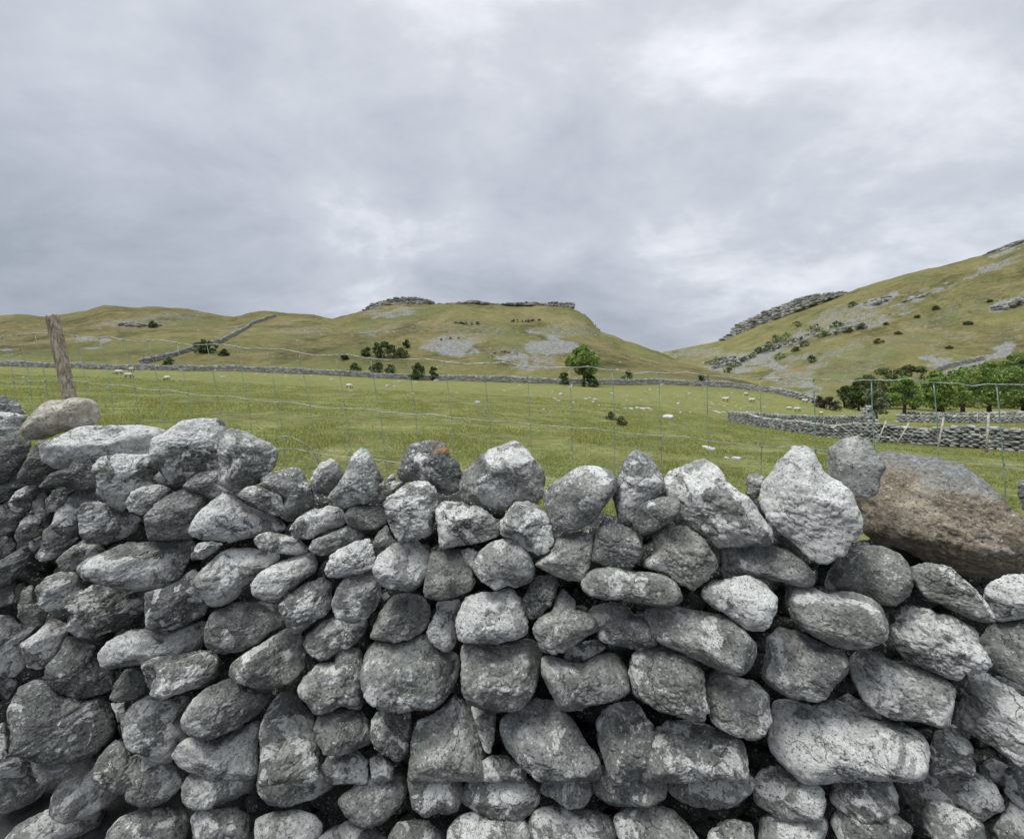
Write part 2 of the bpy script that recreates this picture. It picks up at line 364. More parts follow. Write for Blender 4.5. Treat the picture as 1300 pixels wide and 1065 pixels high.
# where bare rock and scree show through the turf, and how dry the grass is (both belong to the land itself)
vx = CX+FPX*VV[:, 0]/VV[:, 1]; vy = CY-FPX*(VV[:, 2]-CAMZ)/VV[:, 1]
SCREE = [(571, 441, 19, 9, 1, 1), (650, 455, 19, 7, 1, 1), (702, 437, 24, 10, .9, 1), (675, 468, 22, 5, .6, 1), (120, 436, 20, 3, .9, 1), (12, 450, 11, 4, .9, 1), (505, 397, 34, 4, .6, 1), (590, 428, 20, 5, .4, 1), (640, 446, 40, 6, .35, 1),
         (955, 455, 34, 9, .7, 2), (915, 462, 22, 6, .8, 2), (985, 440, 30, 6, .6, 2), (1040, 420, 45, 7, .5, 2), (1115, 383, 18, 6, .9, 2), (1170, 376, 20, 5, .7, 2), (1085, 412, 26, 6, .6, 2), (1275, 388, 26, 6, .9, 2), (1235, 460, 42, 5, .9, 2), (1195, 455, 10, 6, .8, 2),
         (1032, 495, 6, 11, 1, 2), (1042, 488, 10, 2, 1, 2), (980, 466, 8, 14, .8, 2), (1060, 450, 36, 7, .4, 2), (1130, 440, 70, 9, .25, 2), (1250, 345, 40, 3, .6, 2), (1200, 400, 70, 9, .25, 2), (1090, 470, 30, 7, .3, 2), (1010, 480, 26, 8, .5, 2), (1290, 420, 40, 8, .25, 2), (1210, 428, 30, 6, .3, 2), (1120, 405, 24, 5, .6, 2), (1060, 398, 26, 6, .5, 2), (860, 452, 18, 3, .5, 2), (540, 415, 60, 8, .25, 1), (610, 420, 40, 6, .3, 1), (720, 420, 30, 7, .4, 1), (690, 455, 30, 5, .5, 1), (470, 400, 20, 3, .4, 1), (380, 418, 30, 5, .35, 1), (220, 402, 30, 4, .4, 1), (165, 412, 30, 5, .5, 1), (300, 420, 20, 3, .3, 1), (480, 420, 20, 5, .45, 1), (900, 447, 30, 4, .5, 2), (1000, 462, 24, 4, .5, 2), (1290, 315, 20, 3, .9, 2)]
rock = np.zeros(len(VV)); Pn = VV*np.array((.06, .06, .12))
jx, jy = fbm(Pn*1.3, 4, 31)*38, fbm(Pn*1.3+40, 4, 37)*13
side = np.where(VV[:, 1] > ip(YF, vx)+4, 2, 1)
for cx, cy, rx, ry, a, sd_ in SCREE:
    if sd_ == 2: dxr = (vx-cx); tilt = -0.42*dxr if cx > 900 and rx > 12 else 0
    else: dxr = (vx-cx); tilt = 0
    d = ((dxr+jx)/(rx*1.25))**2 + ((vy-cy-tilt+jy)/(ry*1.3))**2
    rock = np.maximum(rock, a*np.clip(1.5-d, 0, 1)*((side == sd_) & (VV[:, 1] > 60)))
dry = np.clip((VV[:, 1]-98)/52, 0, 1)*(0.92+0.4*fbm(VV*0.012, 3, 55)); dry = np.clip(dry, 0, 1)
dry = np.where(side == 2, dry*0.92, dry)
cols = np.stack([rock, dry, np.zeros(len(VV)), np.ones(len(VV))], 1)
ng = len(GY); idx = np.arange(len(GX)*ng).reshape(len(GX), ng)
F = np.stack([idx[:-1, :-1].ravel(), idx[1:, :-1].ravel(), idx[1:, 1:].ravel(), idx[:-1, 1:].ravel()], 1)
def grassland():
    k = NT('grassland'); g = k.n('ShaderNodeNewGeometry'); v = g.outputs['Position']
    a = k.n('ShaderNodeAttribute'); a.attribute_name = 'land'; sc = k.n('ShaderNodeSeparateColor'); k.l(a.outputs['Color'], sc.inputs[0])
    rock_, dry_ = sc.outputs[0], sc.outputs[1]
    fine = k.noise(v, 14, 5, 0.75); mid = k.noise(v, 1.6, 6, 0.65, 0.3); big = k.noise(v, 0.09, 6, 0.62, 0.5); hill = k.noise(v, 0.035, 8, 0.68, 0.8); ht = k.noise(v, 0.30, 7, 0.75, 0.4)
    green = k.ramp(k.math('ADD', k.math('MULTIPLY', mid, 0.55), k.math('MULTIPLY', fine, 0.45)), [(0.36, (0.095, 0.116, 0.040)), (0.46, (0.182, 0.200, 0.070)), (0.56, (0.260, 0.265, 0.105)), (0.66, (0.36, 0.335, 0.175))])
    gold = k.ramp(k.noise(v, 0.5, 6, 0.7), [(0.4, (0.18, 0.20, 0.060)), (0.62, (0.32, 0.30, 0.13))])
    green = k.mix(k.step(big, 0.45, 0.66, 0.0, 0.65), green, gold)
    brown = k.step(k.noise(v, 0.35, 6, 0.75, 0.6), 0.54, 0.66, 0.0, 0.6)
    green = k.mix(brown, green, (0.13, 0.095, 0.045))
    hc = k.ramp(k.math('ADD', k.math('MULTIPLY', hill, 0.55), k.math('MULTIPLY', ht, 0.45)), [(0.42, (0.052, 0.053, 0.025)), (0.47, (0.105, 0.096, 0.043)), (0.53, (0.165, 0.140, 0.065)), (0.62, (0.235, 0.192, 0.105))])
    rus = k.step(k.noise(v, 0.05, 8, 0.75, 1.0), 0.50, 0.62, 0.0, 0.5); hc = k.mix(rus, hc, (0.145, 0.108, 0.060))
    grn = k.step(k.noise(v, 0.024, 8, 0.75, 0.8), 0.48, 0.60, 0.0, 0.55); hc = k.mix(grn, hc, (0.110, 0.128, 0.050))
    speck = k.step(k.noise(v, 0.7, 5, 0.8), 0.57, 0.66, 0.0, 0.65); hc = k.mix(speck, hc, (0.045, 0.065, 0.022))
    st = k.step(k.voro(v, 0.33), 0.07, 0.13, 1.0, 0.0); st = k.math('MULTIPLY', st, k.step(k.noise(v, 0.03, 3), 0.46, 0.6)); hc = k.mix(k.math('MULTIPLY', st, 0.7), hc, (0.42, 0.42, 0.39))
    c = k.mix(dry_, green, hc)
    rn = k.noise(v, 0.45, 8, 0.8, 0.3); rc = k.ramp(k.noise(v, 0.8, 6, 0.75), [(0.35, (0.12, 0.125, 0.115)), (0.52, (0.22, 0.222, 0.212)), (0.68, (0.36, 0.36, 0.35))])
    rf = k.step(k.math('ADD', rock_, k.math('MULTIPLY', k.math('SUBTRACT', rn, 0.5), 3.2)), 0.22, 0.80)
    rf = k.math('MULTIPLY', rf, k.step(rock_, 0.02, 0.15))
    c = k.mix(rf, c, rc)
    k.l(c, k.b.inputs['Base Color']); k.b.inputs['Specular IOR Level'].default_value = 0.05
    b1 = k.bump(fine, 0.7, 0.05); b2 = k.bump(mid, 0.6, 0.16, b1); b3 = k.bump(ht, 1.0, 1.6, b2)
    k.l(b3, k.b.inputs['Normal']); return k.m
M_GRASS = grassland()
g_ = mesh_obj('ground', VV, F, M_GRASS, colors={'land': cols}); tag(g_, kind='structure')
# the verge and lane the photographer stands on, and everything behind
vx0 = []; vf = []; ys_ = [None, 1.0, 0.0, -3, -10, -60, -600, -3000]; xr = np.sign(np.linspace(-1, 1, 61))*np.abs(np.linspace(-1, 1, 61))**2
for j, y in enumerate(ys_):
    hw = 60 if (y is None or y > -12) else 60+abs(y)*1.5
    for t in xr: # lane rows
        X = t*hw; vx0.append((X, max(1.92-.2*X, 1.05) if y is None else y, -0.40-0.05*np.clip(X, -12, 12)))
for j in range(len(ys_)-1):
    for i in range(60): a = j*61+i; vf.append((a+61, a+62, a+1, a))
ka = NT('lane_low_bounce'); gv_ = ka.n('ShaderNodeNewGeometry'); an_ = ka.noise(gv_.outputs['Position'], 90, 5, .8)
ka.l(ka.ramp(an_, [(.35, (.025, .026, .025)), (.6, (.065, .066, .063))]), ka.b.inputs['Base Color']); ka.l(ka.bump(an_, .6, .006), ka.b.inputs['Normal'])  # unseen surface, made dark to cut bounce light on the stones' undersides
vg = mesh_obj('lane', np.array(vx0), np.array(vf), ka.m); tag(vg, kind='structure')

# ------------------------------------------------------------------ crags: bedded limestone scars
def rocks_mesh(items, seed, sub=2):
    """items: centre, half sizes (along, across, up), yaw -> arrays of blocky stones"""
    R = np.random.RandomState(seed); V0, F0 = ICO[sub]; Vs, Fs, Ts = [], [], []; n = 0
    for c, hs, yaw in items:
        d = V0; p = R.uniform(3.5, 7); f = (np.abs(d)**p).sum(1)**(1/p)
        P = d/f[:, None]; P = P*(1+vnoise(d*1.7+R.uniform(-40, 40, 3), int(R.randint(1e6)))*0.22)[:, None]*np.array(hs)
        tl = R.uniform(-.08, .08); P = P + np.stack([0*P[:, 0], 0*P[:, 0], P[:, 0]*tl], 1)
        cy_, sy_ = math.cos(yaw), math.sin(yaw)
        P = np.stack([P[:, 0]*cy_-P[:, 1]*sy_, P[:, 0]*sy_+P[:, 1]*cy_, P[:, 2]], 1)+np.array(c)
        Vs.append(P); Fs.append(F0+n); n += len(P); t = R.uniform(.6, 1.35); Ts.append(np.tile((t, t, t*R.uniform(.94, 1.03), 1), (len(P), 1)))
    return np.concatenate(Vs), np.concatenate(Fs), np.concatenate(Ts)
def crag(pts, Yfun, name, seed, back=6, skip=0.0):
    """pts: (x, y_top, y_bottom) in the photograph; beds of joints laid along the brow"""
    R = np.random.RandomState(seed); items = []; p = np.array(pts, float)
    Lx = p[-1, 0]-p[0, 0]; x = p[0, 0]
    while x < p[-1, 0]:
        yt, yb = np.interp(x, p[:, 0], p[:, 1]), np.interp(x, p[:, 0], p[:, 2]); hgt = max(yb-yt, .8)
        wpx = (R.uniform(1.0, 3.0) if skip else R.uniform(2.2, 5.5)); nb = max(1, int(round(hgt/3.0))); Y = Yfun(x)
        yy = yt+R.uniform(-.4, .6)
        for b in range(nb):
            if R.uniform() < skip: yy += hgt/nb; continue
            bh = hgt/nb*(R.uniform(.95, 1.12) if skip == 0 else R.uniform(.35, 1.2)); dpt = (R.uniform(-1.2, 1.2)-b*1.0) if skip else R.uniform(-.5, .5)-b*.7
            X = (x-CX)/FPX*(Y+dpt); Z = CAMZ+(CY-(yy+bh/2))/FPX*(Y+dpt)
            items.append(((X, Y+dpt+back*.5, Z), (wpx*(.62 if skip else .85)*Y/FPX, back*.55, bh*.56*Y/FPX), math.atan2(-(x-CX)/FPX*0, 1)+R.uniform(-.12, .12)*(1 if skip else .4))); yy += bh*.92
        x += wpx*.95
    V, Fc, T = rocks_mesh(items, seed, 2)
    return tag(mesh_obj(name, V, Fc, M_CRAG, colors={'tone': T}, smooth=False), kind='structure')
fy = lambda o: (lambda x: float(ip(YF, x))+o)
by = lambda o: (lambda x: float(ip(YB, x))+o)
crag([(462, 392, 394), (472, 385, 392), (490, 380, 388), (503, 377.5, 387), (523, 376.3, 387.5), (540, 379, 387), (550, 383, 386)], fy(-6), 'crag', 1)
crag([(551, 385.5, 387), (575, 384.5, 386.5), (590, 382.5, 385), (597, 380.5, 385), (606, 381.5, 385), (624, 384.5, 387.5), (640, 386, 388)], fy(-3), 'crag', 2, 4)
crag([(640, 384.5, 387), (668, 383, 387.5), (690, 384, 388.5), (706, 383, 389), (724, 383.5, 391), (727, 384.5, 391.5)], fy(-5), 'crag', 3)
crag([(716, 393, 398), (724, 394, 402), (736, 397, 404), (744, 401, 406)], fy(-12), 'crag', 4, 4)
crag([(747, 408, 411), (753, 410, 417), (761, 418, 422)], fy(-9), 'crag', 5, 4)
crag([(921, 429, 432), (931, 423, 430), (938, 413, 427), (944, 409, 424), (960, 402, 418), (975, 394, 412), (990, 389, 406), (1005, 383, 399), (1023, 376, 391), (1040, 372.5, 384), (1058, 370.5, 379), (1075, 369, 374)], by(-8), 'crag', 6, 10)
crag([(1262, 321, 324), (1278, 313, 319), (1300, 304, 311), (1340, 294, 300), (1400, 280, 284)], by(-4), 'crag', 7, 8)
def mid(yy0, yy1):
    """distance along a bearing where the ground appears at the given photo height (right hill face)"""
    def f(x, y):
        lY, yk = column(x); Ys = np.geomspace(float(ip(YF, x))*1.25+10, float(ip(YB, x)), 80); v = pchip(lY, yk, np.log(Ys)); return float(np.interp(-y, -v[::1], Ys)) if v[0] > v[-1] else Ys[-1]
    return f
rhill = mid(0, 0)
def fhill(x, y):
    lY, yk = column(x); Ys = np.geomspace(100, float(ip(YF, x)), 80); v = pchip(lY, yk, np.log(Ys)); return float(np.interp(-y, -v, Ys))
for n_, (fn, pts) in enumerate([(rhill, [(893, 460, 463), (900, 457, 463), (908, 455, 464), (916, 453, 463), (926, 452, 460), (934, 451, 457)]), (rhill, [(905, 466, 469), (930, 458, 463), (960, 446, 451), (975, 437, 443)]),
        (rhill, [(985, 437, 442), (1000, 432, 440), (1015, 428, 437), (1022, 425, 434), (1035, 421, 427), (1060, 417, 424), (1090, 412, 419), (1100, 411, 415)]),
        (rhill, [(1100, 383, 388), (1112, 379, 387), (1124, 376, 384), (1133, 375, 379)]), (rhill, [(1150, 380, 384), (1172, 371, 378), (1184, 368, 372)]), (rhill, [(1262, 390, 396), (1280, 384, 391), (1298, 377, 386), (1340, 370, 378)]),
        (fhill, [(577, 408, 409.5), (600, 408, 411), (610, 407.5, 409)]), (fhill, [(650, 405, 407), (665, 405, 407.5), (690, 404.5, 406)]), (fhill, [(146, 411, 413), (160, 409, 414), (172, 409, 415), (184, 412, 414.5)]), (fhill, [(236, 393.5, 395), (246, 395, 397), (256, 397, 399)]),
        (fhill, [(190, 410, 414), (200, 411, 415)]), (fhill, [(560, 429, 432), (572, 427, 430), (592, 428, 430)]), (fhill, [(625, 447, 450), (640, 445, 448), (660, 448, 450)])]):
    ym = np.mean([p[2] for p in pts]); cen = [p for p in pts]
    def yf_(x, fn=fn, cen=cen): a = np.array(cen, float); return fn(x, np.interp(x, a[:, 0], a[:, 2]))
    crag(pts, yf_, 'outcrop', 20+n_, 3, 0.6)

# ------------------------------------------------------------------ far dry stone walls
def field_wall(path, hgt, label, seed, sw=0.34, sh=0.17, thick=0.5, ragged=0.12, cope=True):
    """path of (photo column, distance); laid on the ground in courses"""
    R = np.random.RandomState(seed); pts = []
    dense = []
    for (x0, y0), (x1, y1) in zip(path[:-1], path[1:]):
        X0, X1 = (x0-CX)/FPX*y0, (x1-CX)/FPX*y1; Ls = math.hypot(X1-X0, y1-y0); n = max(1, int(Ls/sw))
        for i in range(n): t = i/n; dense.append((X0+(X1-X0)*t, y0+(y1-y0)*t, math.atan2(y1-y0, X1-X0)))
    items = []; nc = max(2, int(hgt/sh))
    zs = [ground_z(X, Y) for X, Y, _ in dense[::3]]; zz = np.interp(np.arange(len(dense)), np.arange(0, len(dense), 3), zs)
    for i, (X, Y, a) in enumerate(dense):
        hh = hgt*(1+ragged*vnoise(np.array([[i*.13, seed, 0]]))[0])
        for c in range(nc+1):
            top = c == nc; t = (c+.5)/nc if not top else 1.0+.3/nc
            off = R.uniform(-.05, .05)+(0.5*sw if c % 2 else 0)
            th = thick*(1-.3*min(t, 1))*.5
            s_ = R.uniform(.7, 1.35)
            items.append(((X+math.cos(a)*off, Y+math.sin(a)*off, zz[i]+hh*t*.93+R.uniform(-.02, .02)), (sw*.55*s_*(.8 if top else 1), th*R.uniform(.85, 1.15), sh*R.uniform(.5, .68)*(1.15 if top else 1)*(hh/nc/sh)), a+R.uniform(-.1, .1)))
    V, Fc, T = rocks_mesh(items, seed, 1)
    o = mesh_obj('field_wall', V, Fc, M_FARWALL, colors={'tone': T}, smooth=False)
    return tag(o, label, 'stone wall')
field_wall([(927, 42), (945, 38), (975, 33.5), (1000, 29.5), (1040, 26.5), (1100, 23.5), (1150, 21.5), (1200, 19.6), (1250, 18.2), (1300, 17.0), (1420, 15)], 0.98, 'grey stone wall curving in from the right behind the brown boulder, nearest of the field walls', 41, 0.30, 0.12, .6, .16)
field_wall([(927, 42), (940, 50), (1000, 52), (1060, 53), (1112, 54)], 0.95, 'low stone wall running back to the cairn, just behind the curving wall', 42, .5, .2)
field_wall([(1140, 52), (1200, 50), (1300, 48), (1420, 47)], 0.85, 'pale low stone wall with thin stakes, in front of the trees at right', 43, .5, .2)
field_wall([(1146, 68), (1220, 66), (1300, 62), (1400, 60)], 0.95, 'dark stone wall in the shade under the trees at right', 44, .6, .24)
field_wall([(-420, 128), (-100, 124), (0, 122), (100, 119), (150, 118), (300, 117), (450, 116), (600, 116), (750, 117), (860, 119), (930, 117), (975, 112), (1010, 104), (1040, 98), (1066, 94)], 1.5, 'long grey stone wall crossing the whole valley at the foot of the hills', 45, .9, .35, .8)
hw = []
for x, y in [(178, 463), (200, 458), (222, 452), (240, 446), (262, 440), (280, 436), (295, 428), (310, 419), (325, 410), (335, 405), (350, 400)]: hw.append((x, fhill(x, y)))
field_wall(hw, 1.7, 'stone wall climbing diagonally up the left hill to the skyline', 46, 1.1, .45, .9)
hw = []
for x, y in [(1188, 474), (1205, 469), (1225, 464), (1250, 458)]: hw.append((x, rhill(x, y)))
field_wall(hw, 2.2, 'short grey stone wall slanting up the foot of the right hill above the trees', 47, 1.2, .5, .9)
LMX = [(60, 'the wooden post'), (190, 'the three grazing sheep'), (290, 'the bend of the climbing wall'), (400, 'the wall left of the bushes'), (490, 'the middle bushes'), (540, 'the darkest bush'), (610, 'the bare scree on the middle hill'), (700, 'the foot of the flat-topped scar'), (745, 'the lone light green tree'), (810, 'the flat dark bush'), (850, 'the notch between the hills'), (905, 'the start of the falling ridge'), (960, 'the end of the curving wall')]
ORD = ['leftmost', 'second from the left', 'third from the left', 'fourth from the left', 'fifth from the left', 'sixth from the left', 'seventh from the left', 'eighth from the left', 'ninth from the left', 'tenth from the left', 'eleventh from the left', 'twelfth from the left', '13th from the left', '14th from the left', '15th from the left', '16th from the left', '17th from the left']
def ordered(xs, marks, fmt):
    near = [min(range(len(marks)), key=lambda m: abs(marks[m][0]-x)) for x in xs]; out_ = [None]*len(xs)
    for m in set(near):
        ids = sorted([i for i in range(len(xs)) if near[i] == m], key=lambda i: xs[i])
        for r_, i in enumerate(ids): out_[i] = fmt % (ORD[r_] if len(ids) > 1 else 'only one', marks[m][1])
    return out_
# cairn-like heap where the wall ends
items = []; R_ = np.random.RandomState(9); c0 = gp(1101, 54)
for lv, (n_, r_) in enumerate(((14, 1.15), (11, .95), (9, .7), (7, .55), (4, .35), (2, .15))):
    for q_ in range(n_):
        a = R_.uniform(0, 6.28); items.append(((c0[0]+math.cos(a)*r_*R_.uniform(.5, 1), c0[1]+math.sin(a)*r_*.6, c0[2]+.2+lv*.38), (.34, .26, .2), R_.uniform(0, 3)))
V_, F_, T_ = rocks_mesh(items, 5, 2); tag(mesh_obj('cairn', V_, F_, M_FARWALL, colors={'tone': T_}, smooth=False), 'stepped heap of grey stones at the end of the low wall, beside the trees', 'cairn')

# ------------------------------------------------------------------ stakes of an old fence beyond the curving wall
def wood():
    k = NT('weathered_wood'); t_ = k.n('ShaderNodeTexCoord'); mp = k.n('ShaderNodeMapping'); k.l(t_.outputs['Object'], mp.inputs[0]); mp.inputs['Scale'].default_value = (1, 1, 0.10)
    v = mp.outputs[0]; g1_ = k.noise(v, 70, 8, 0.7, 0.3); g2_ = k.noise(t_.outputs['Object'], 9, 5, 0.6)
    c = k.ramp(g1_, [(0.36, (0.09, 0.073, 0.052)), (0.5, (0.27, 0.225, 0.165)), (0.64, (0.46, 0.41, 0.33))])
    c = k.mix(k.step(g2_, 0.5, 0.65, 0, .5), c, (0.085, 0.08, 0.06))
    k.l(c, k.b.inputs['Base Color']); k.l(k.bump(g1_, 0.9, 0.006), k.b.inputs['Normal']); return k.m
M_WOOD = wood()
kk = NT('pale_stake'); kk.b.inputs['Base Color'].default_value = (.42, .41, .37, 1); gg = kk.n('ShaderNodeNewGeometry'); kk.l(kk.ramp(kk.noise(gg.outputs['Position'], 9, 5), [(.35, (.20, .19, .16)), (.65, (.40, .39, .35))]), kk.b.inputs['Base Color']); M_STAKE = kk.m
def tube(path, rad, seg=8, cap=True):
    path = [np.array(p, float) for p in path]; n = len(path); rad = rad if hasattr(rad, '__len__') else [rad]*n
    V, F4 = [], []; up = np.array((0.12, 0.31, 0.94))
    for i, p in enumerate(path):
        d = path[min(i+1, n-1)]-path[max(i-1, 0)]; d /= np.linalg.norm(d)+1e-12
        a = np.cross(d, up if abs(d@up) < .95 else (1, 0, 0)); a /= np.linalg.norm(a); b = np.cross(d, a)
        for s_ in range(seg): t = 2*math.pi*s_/seg; V.append(p+rad[i]*(math.cos(t)*a+math.sin(t)*b))
    for i in range(n-1):
        for s_ in range(seg): q = (s_+1) % seg; F4.append((i*seg+s_, i*seg+q, (i+1)*seg+q, (i+1)*seg+s_))
    F3 = []
    if cap:
        V.append(path[0]); V.append(path[-1]); c0_, c1_ = len(V)-2, len(V)-1
        for s_ in range(seg): q = (s_+1) % seg; F3.append((c0_, q, s_)); F3.append((c1_, (n-1)*seg+s_, (n-1)*seg+q))
    return np.array(V), np.array(F4), np.array(F3, int).reshape(-1, 3)
def join(parts):
    V, A, B, n = [], [], [], 0
    for v, a, b in parts: V.append(v); A.append(a+n); B.append(b+n); n += len(v)
    A = np.concatenate(A); B = [b for b in B if len(b)]
    return np.concatenate(V), ([A]+([np.concatenate(B)] if B else []))
STK = [(1046, 535, 1038, 553, 29, .05, 'thin pale stake leaning right on the curving wall, leftmost of the leaning stakes'), (1063, 536, 1057, 549, 27, .04, 'thin stake leaning right, second from the left among those on the curving wall'),
       (1084, 535, 1078, 548, 27, .04, 'short leaning stake in front of the cairn, on the curving wall'), (1125, 534, 1113, 562, 21.5, .055, 'long pale pole leaning right on the curving wall, just right of the cairn'), (1154, 537, 1139, 561, 20.5, .055, 'long pale pole leaning far right on the curving wall, beside the upright grey slab'),
       (1198, 530, 1190, 570, 18.6, .06, 'stake with a dark foot leaning slightly, at the curving wall left of the tall stake'), (1255, 524, 1252, 573, 16.4, .06, 'tallest stake, almost upright, in front of the curving wall at right'),
       (1241, 524, 1240, 537, 46, .06, 'small grey stake by the pale low wall under the trees'), (1276, 522, 1276, 536, 45, .06, 'small stake at the pale low wall near the right edge'), (1169, 524, 1170, 536, 49, .06, 'small stake at the left part of the pale low wall')]
for x0, y0, x1, y1, Y, r_, lb in STK:
    a_, b_ = at(x0, y0, Y), at(x1, y1+2, Y-.25); v_, q4, q3 = tube([b_-b_, (a_-b_)*.5+(.01, 0, 0), a_-b_], [r_*.72, r_*.68, r_*.6], 7)
    tag(mesh_obj('fence_stake', v_, [q4, q3], M_STAKE, loc=tuple(b_)), lb, 'stake', 'old fence stakes by the field walls')

# ------------------------------------------------------------------ trees and bushes
def leaf(name, lo, mid_, hi):
    k = NT(name); g = k.n('ShaderNodeNewGeometry'); v = g.outputs['Position']
    r_ = k.n('ShaderNodeNewGeometry').outputs['Random Per Island']
    c = k.ramp(k.math('ADD', k.math('MULTIPLY', r_, 0.5), k.math('MULTIPLY', k.noise(v, 0.9, 3), 0.5)), [(0.25, lo), (0.5, mid_), (0.78, hi)])
    k.l(c, k.b.inputs['Base Color']); k.b.inputs['Roughness'].default_value = 0.7
    tr = k.n('ShaderNodeBsdfTranslucent'); k.l(c, tr.inputs[0]); mx_ = k.n('ShaderNodeMixShader'); mx_.inputs[0].default_value = .25
    k.l(k.b.outputs[0], mx_.inputs[1]); k.l(tr.outputs[0], mx_.inputs[2]); k.l(mx_.outputs[0], k.out.inputs[0]); return k.m
LEAF = dict(dark=leaf('leaf_dark', (.035, .055, .018), (.07, .105, .032), (.12, .165, .05)), mid=leaf('leaf_mid', (.09, .14, .036), (.165, .24, .06), (.25, .335, .10)),
            light=leaf('leaf_light', (.10, .16, .04), (.19, .28, .065), (.28, .37, .11)), olive=leaf('leaf_olive', (.06, .08, .028), (.11, .135, .045), (.16, .19, .07)), grey=leaf('leaf_grey', (.07, .095, .05), (.13, .16, .08), (.21, .24, .14)),
            brown=leaf('leaf_brown', (.03, .03, .018), (.06, .058, .03), (.09, .085, .045)))
kb = NT('bark'); kb.b.inputs['Base Color'].default_value = (.07, .06, .045, 1); gb = kb.n('ShaderNodeNewGeometry'); kb.l(kb.ramp(kb.noise(gb.outputs['Position'], 6, 5), [(.35, (.045, .038, .03)), (.65, (.12, .105, .085))]), kb.b.inputs['Base Color']); M_BARK = kb.m
def tree(x, ytop, ybase, wpx, Y, kind, label, cat='tree', group=None, trunk=True, dens=1.0, seed=0, crown_lo=.28, name=None):
    R = np.random.RandomState(seed+int(x*7+ytop)); base = np.array(gp(x, Y)); sc = Y/FPX
    zb = CAMZ+(CY-ybase)*sc; base[2] = min(base[2], zb) if cat == 'tree' else base[2]
    H = CAMZ+(CY-ytop)*sc-base[2]; W = wpx*sc*.5
    if H < .3: H = .5+(ybase-ytop)*sc
    root = empty(name or ('tree' if cat == 'tree' else 'bush'), tuple(base)); tag(root, label, cat, group)
    lo = crown_lo*H if trunk else 0.0
    parts = []
    th = H*.55; tw = max(.05, H*.028)
    parts.append(tube([(0, 0, -.2), (R.uniform(-.03, .03)*H, 0, th*.5), (R.uniform(-.05, .05)*H, 0, th)], [tw*1.3, tw, tw*.6], 7))
    ends = []
    for i in range(7 if trunk else 5):
        a = R.uniform(0, 6.28); z0 = R.uniform(.25, .52)*H*(1 if trunk else .3); rr = R.uniform(.4, .8)*W; z1 = lo+(H-lo)*R.uniform(.3, .85)
        e_ = np.array((math.cos(a)*rr, math.sin(a)*rr, z1)); ends.append(e_)
        parts.append(tube([(0, 0, z0), e_*.5+(0, 0, z0*.5*.3), e_], [tw*.5, tw*.3, tw*.12], 5))
    v_, f_ = join(parts); mesh_obj('trunk', v_, f_, M_BARK, root)
    # crown: leaf clumps of uneven size spread through an irregular volume
    nc = int(26*dens)+6; cl = []
    for i in range(nc):
        a = R.uniform(0, 6.28); rz = R.uniform(0, 1); prof = math.sin(min(1, (rz*.92+.1))*math.pi)**.55 if trunk else math.cos(rz*math.pi/2)**.6
        rr = W*prof*R.uniform(.25, .92); cl.append((math.cos(a)*rr, math.sin(a)*rr, lo+(H-lo)*(.06+rz*.84), R.uniform(.16, .30)*min(W, (H-lo)*.6)*(1.15 if rz < .7 else .8)))
    nl = int(np.clip(wpx*(ybase-ytop)*1.7*dens, 260, 7500)); ls = np.clip(0.95*sc*1.25, .05, .5)
    ci = R.randint(0, nc, nl); cl = np.array(cl); d = R.normal(size=(nl, 3)); d /= np.linalg.norm(d, axis=1)[:, None]
    P = cl[ci, :3]+d*(cl[ci, 3]*R.uniform(.55, 1.12, nl)**.6)[:, None]*np.array((1.1, 1.1, .8)); P[:, 2] = np.maximum(P[:, 2], .03)
    a = R.normal(size=(nl, 3)); a /= np.linalg.norm(a, axis=1)[:, None]; b = np.cross(a, R.normal(size=(nl, 3))); b /= np.linalg.norm(b, axis=1)[:, None]
    s_ = (ls*R.uniform(.6, 1.3, nl))[:, None]; q = np.stack([P-a*s_-b*s_*.55, P+a*s_-b*s_*.4, P+a*s_*.9+b*s_*.6, P-a*s_*.8+b*s_*.5], 1).reshape(-1, 3)
    mesh_obj('crown' if cat == 'tree' else 'foliage', q, np.arange(nl*4).reshape(-1, 4), LEAF[kind], root, smooth=False)
    return root
# by the right walls
tree(1256, 458, 528, 80, 74, 'mid', 'big dark green tree at right, standing under the hill edge behind the dark wall', crown_lo=.16, dens=1.5)
tree(1300, 446, 526, 66, 88, 'mid', 'tall green tree cut off by the right edge of the view', crown_lo=.12, dens=1.2)
tree(1330, 440, 524, 70, 82, 'dark', 'leafy tree just past the right edge, its crown entering the view', crown_lo=.1)
tree(1197, 474, 524, 48, 72, 'light', 'bright green spreading tree left of the big dark green tree', crown_lo=.2, dens=1.3)
tree(1147, 476, 528, 40, 66, 'light', 'light green upright tree between the cairn and the bright spreading tree', crown_lo=.25, dens=1.3)
tree(1113, 490, 528, 30, 62, 'grey', 'small greyish tree directly behind the cairn', crown_lo=.2)
tree(1090, 482, 515, 34, 95, 'dark', 'dark round tree left of the cairn', crown_lo=.1, dens=1.2)
tree(1072, 488, 512, 22, 98, 'dark', 'dark low bush at the left end of the valley trees', 'bush', trunk=False)
for i, (x, yt, yb, w_, Y, kd, lb) in enumerate([(1120, 465, 500, 50, 110, 'olive', 'olive green tree at the back of the grove, left side'), (1160, 460, 505, 56, 112, 'olive', 'olive tree at the back of the grove, its middle'), (1100, 474, 505, 40, 108, 'olive', 'olive tree low at the left back of the grove'),
        (1192, 466, 508, 44, 100, 'light', 'pale green tree at the back of the grove, right of its middle'), (1222, 462, 512, 36, 95, 'mid', 'green tree in the back row, tight against the big dark tree'), (1285, 447, 500, 60, 120, 'mid', 'green tree higher on the slope above the big dark tree')]):
    tree(x, yt, yb, w_, Y, kd, lb, crown_lo=.08)
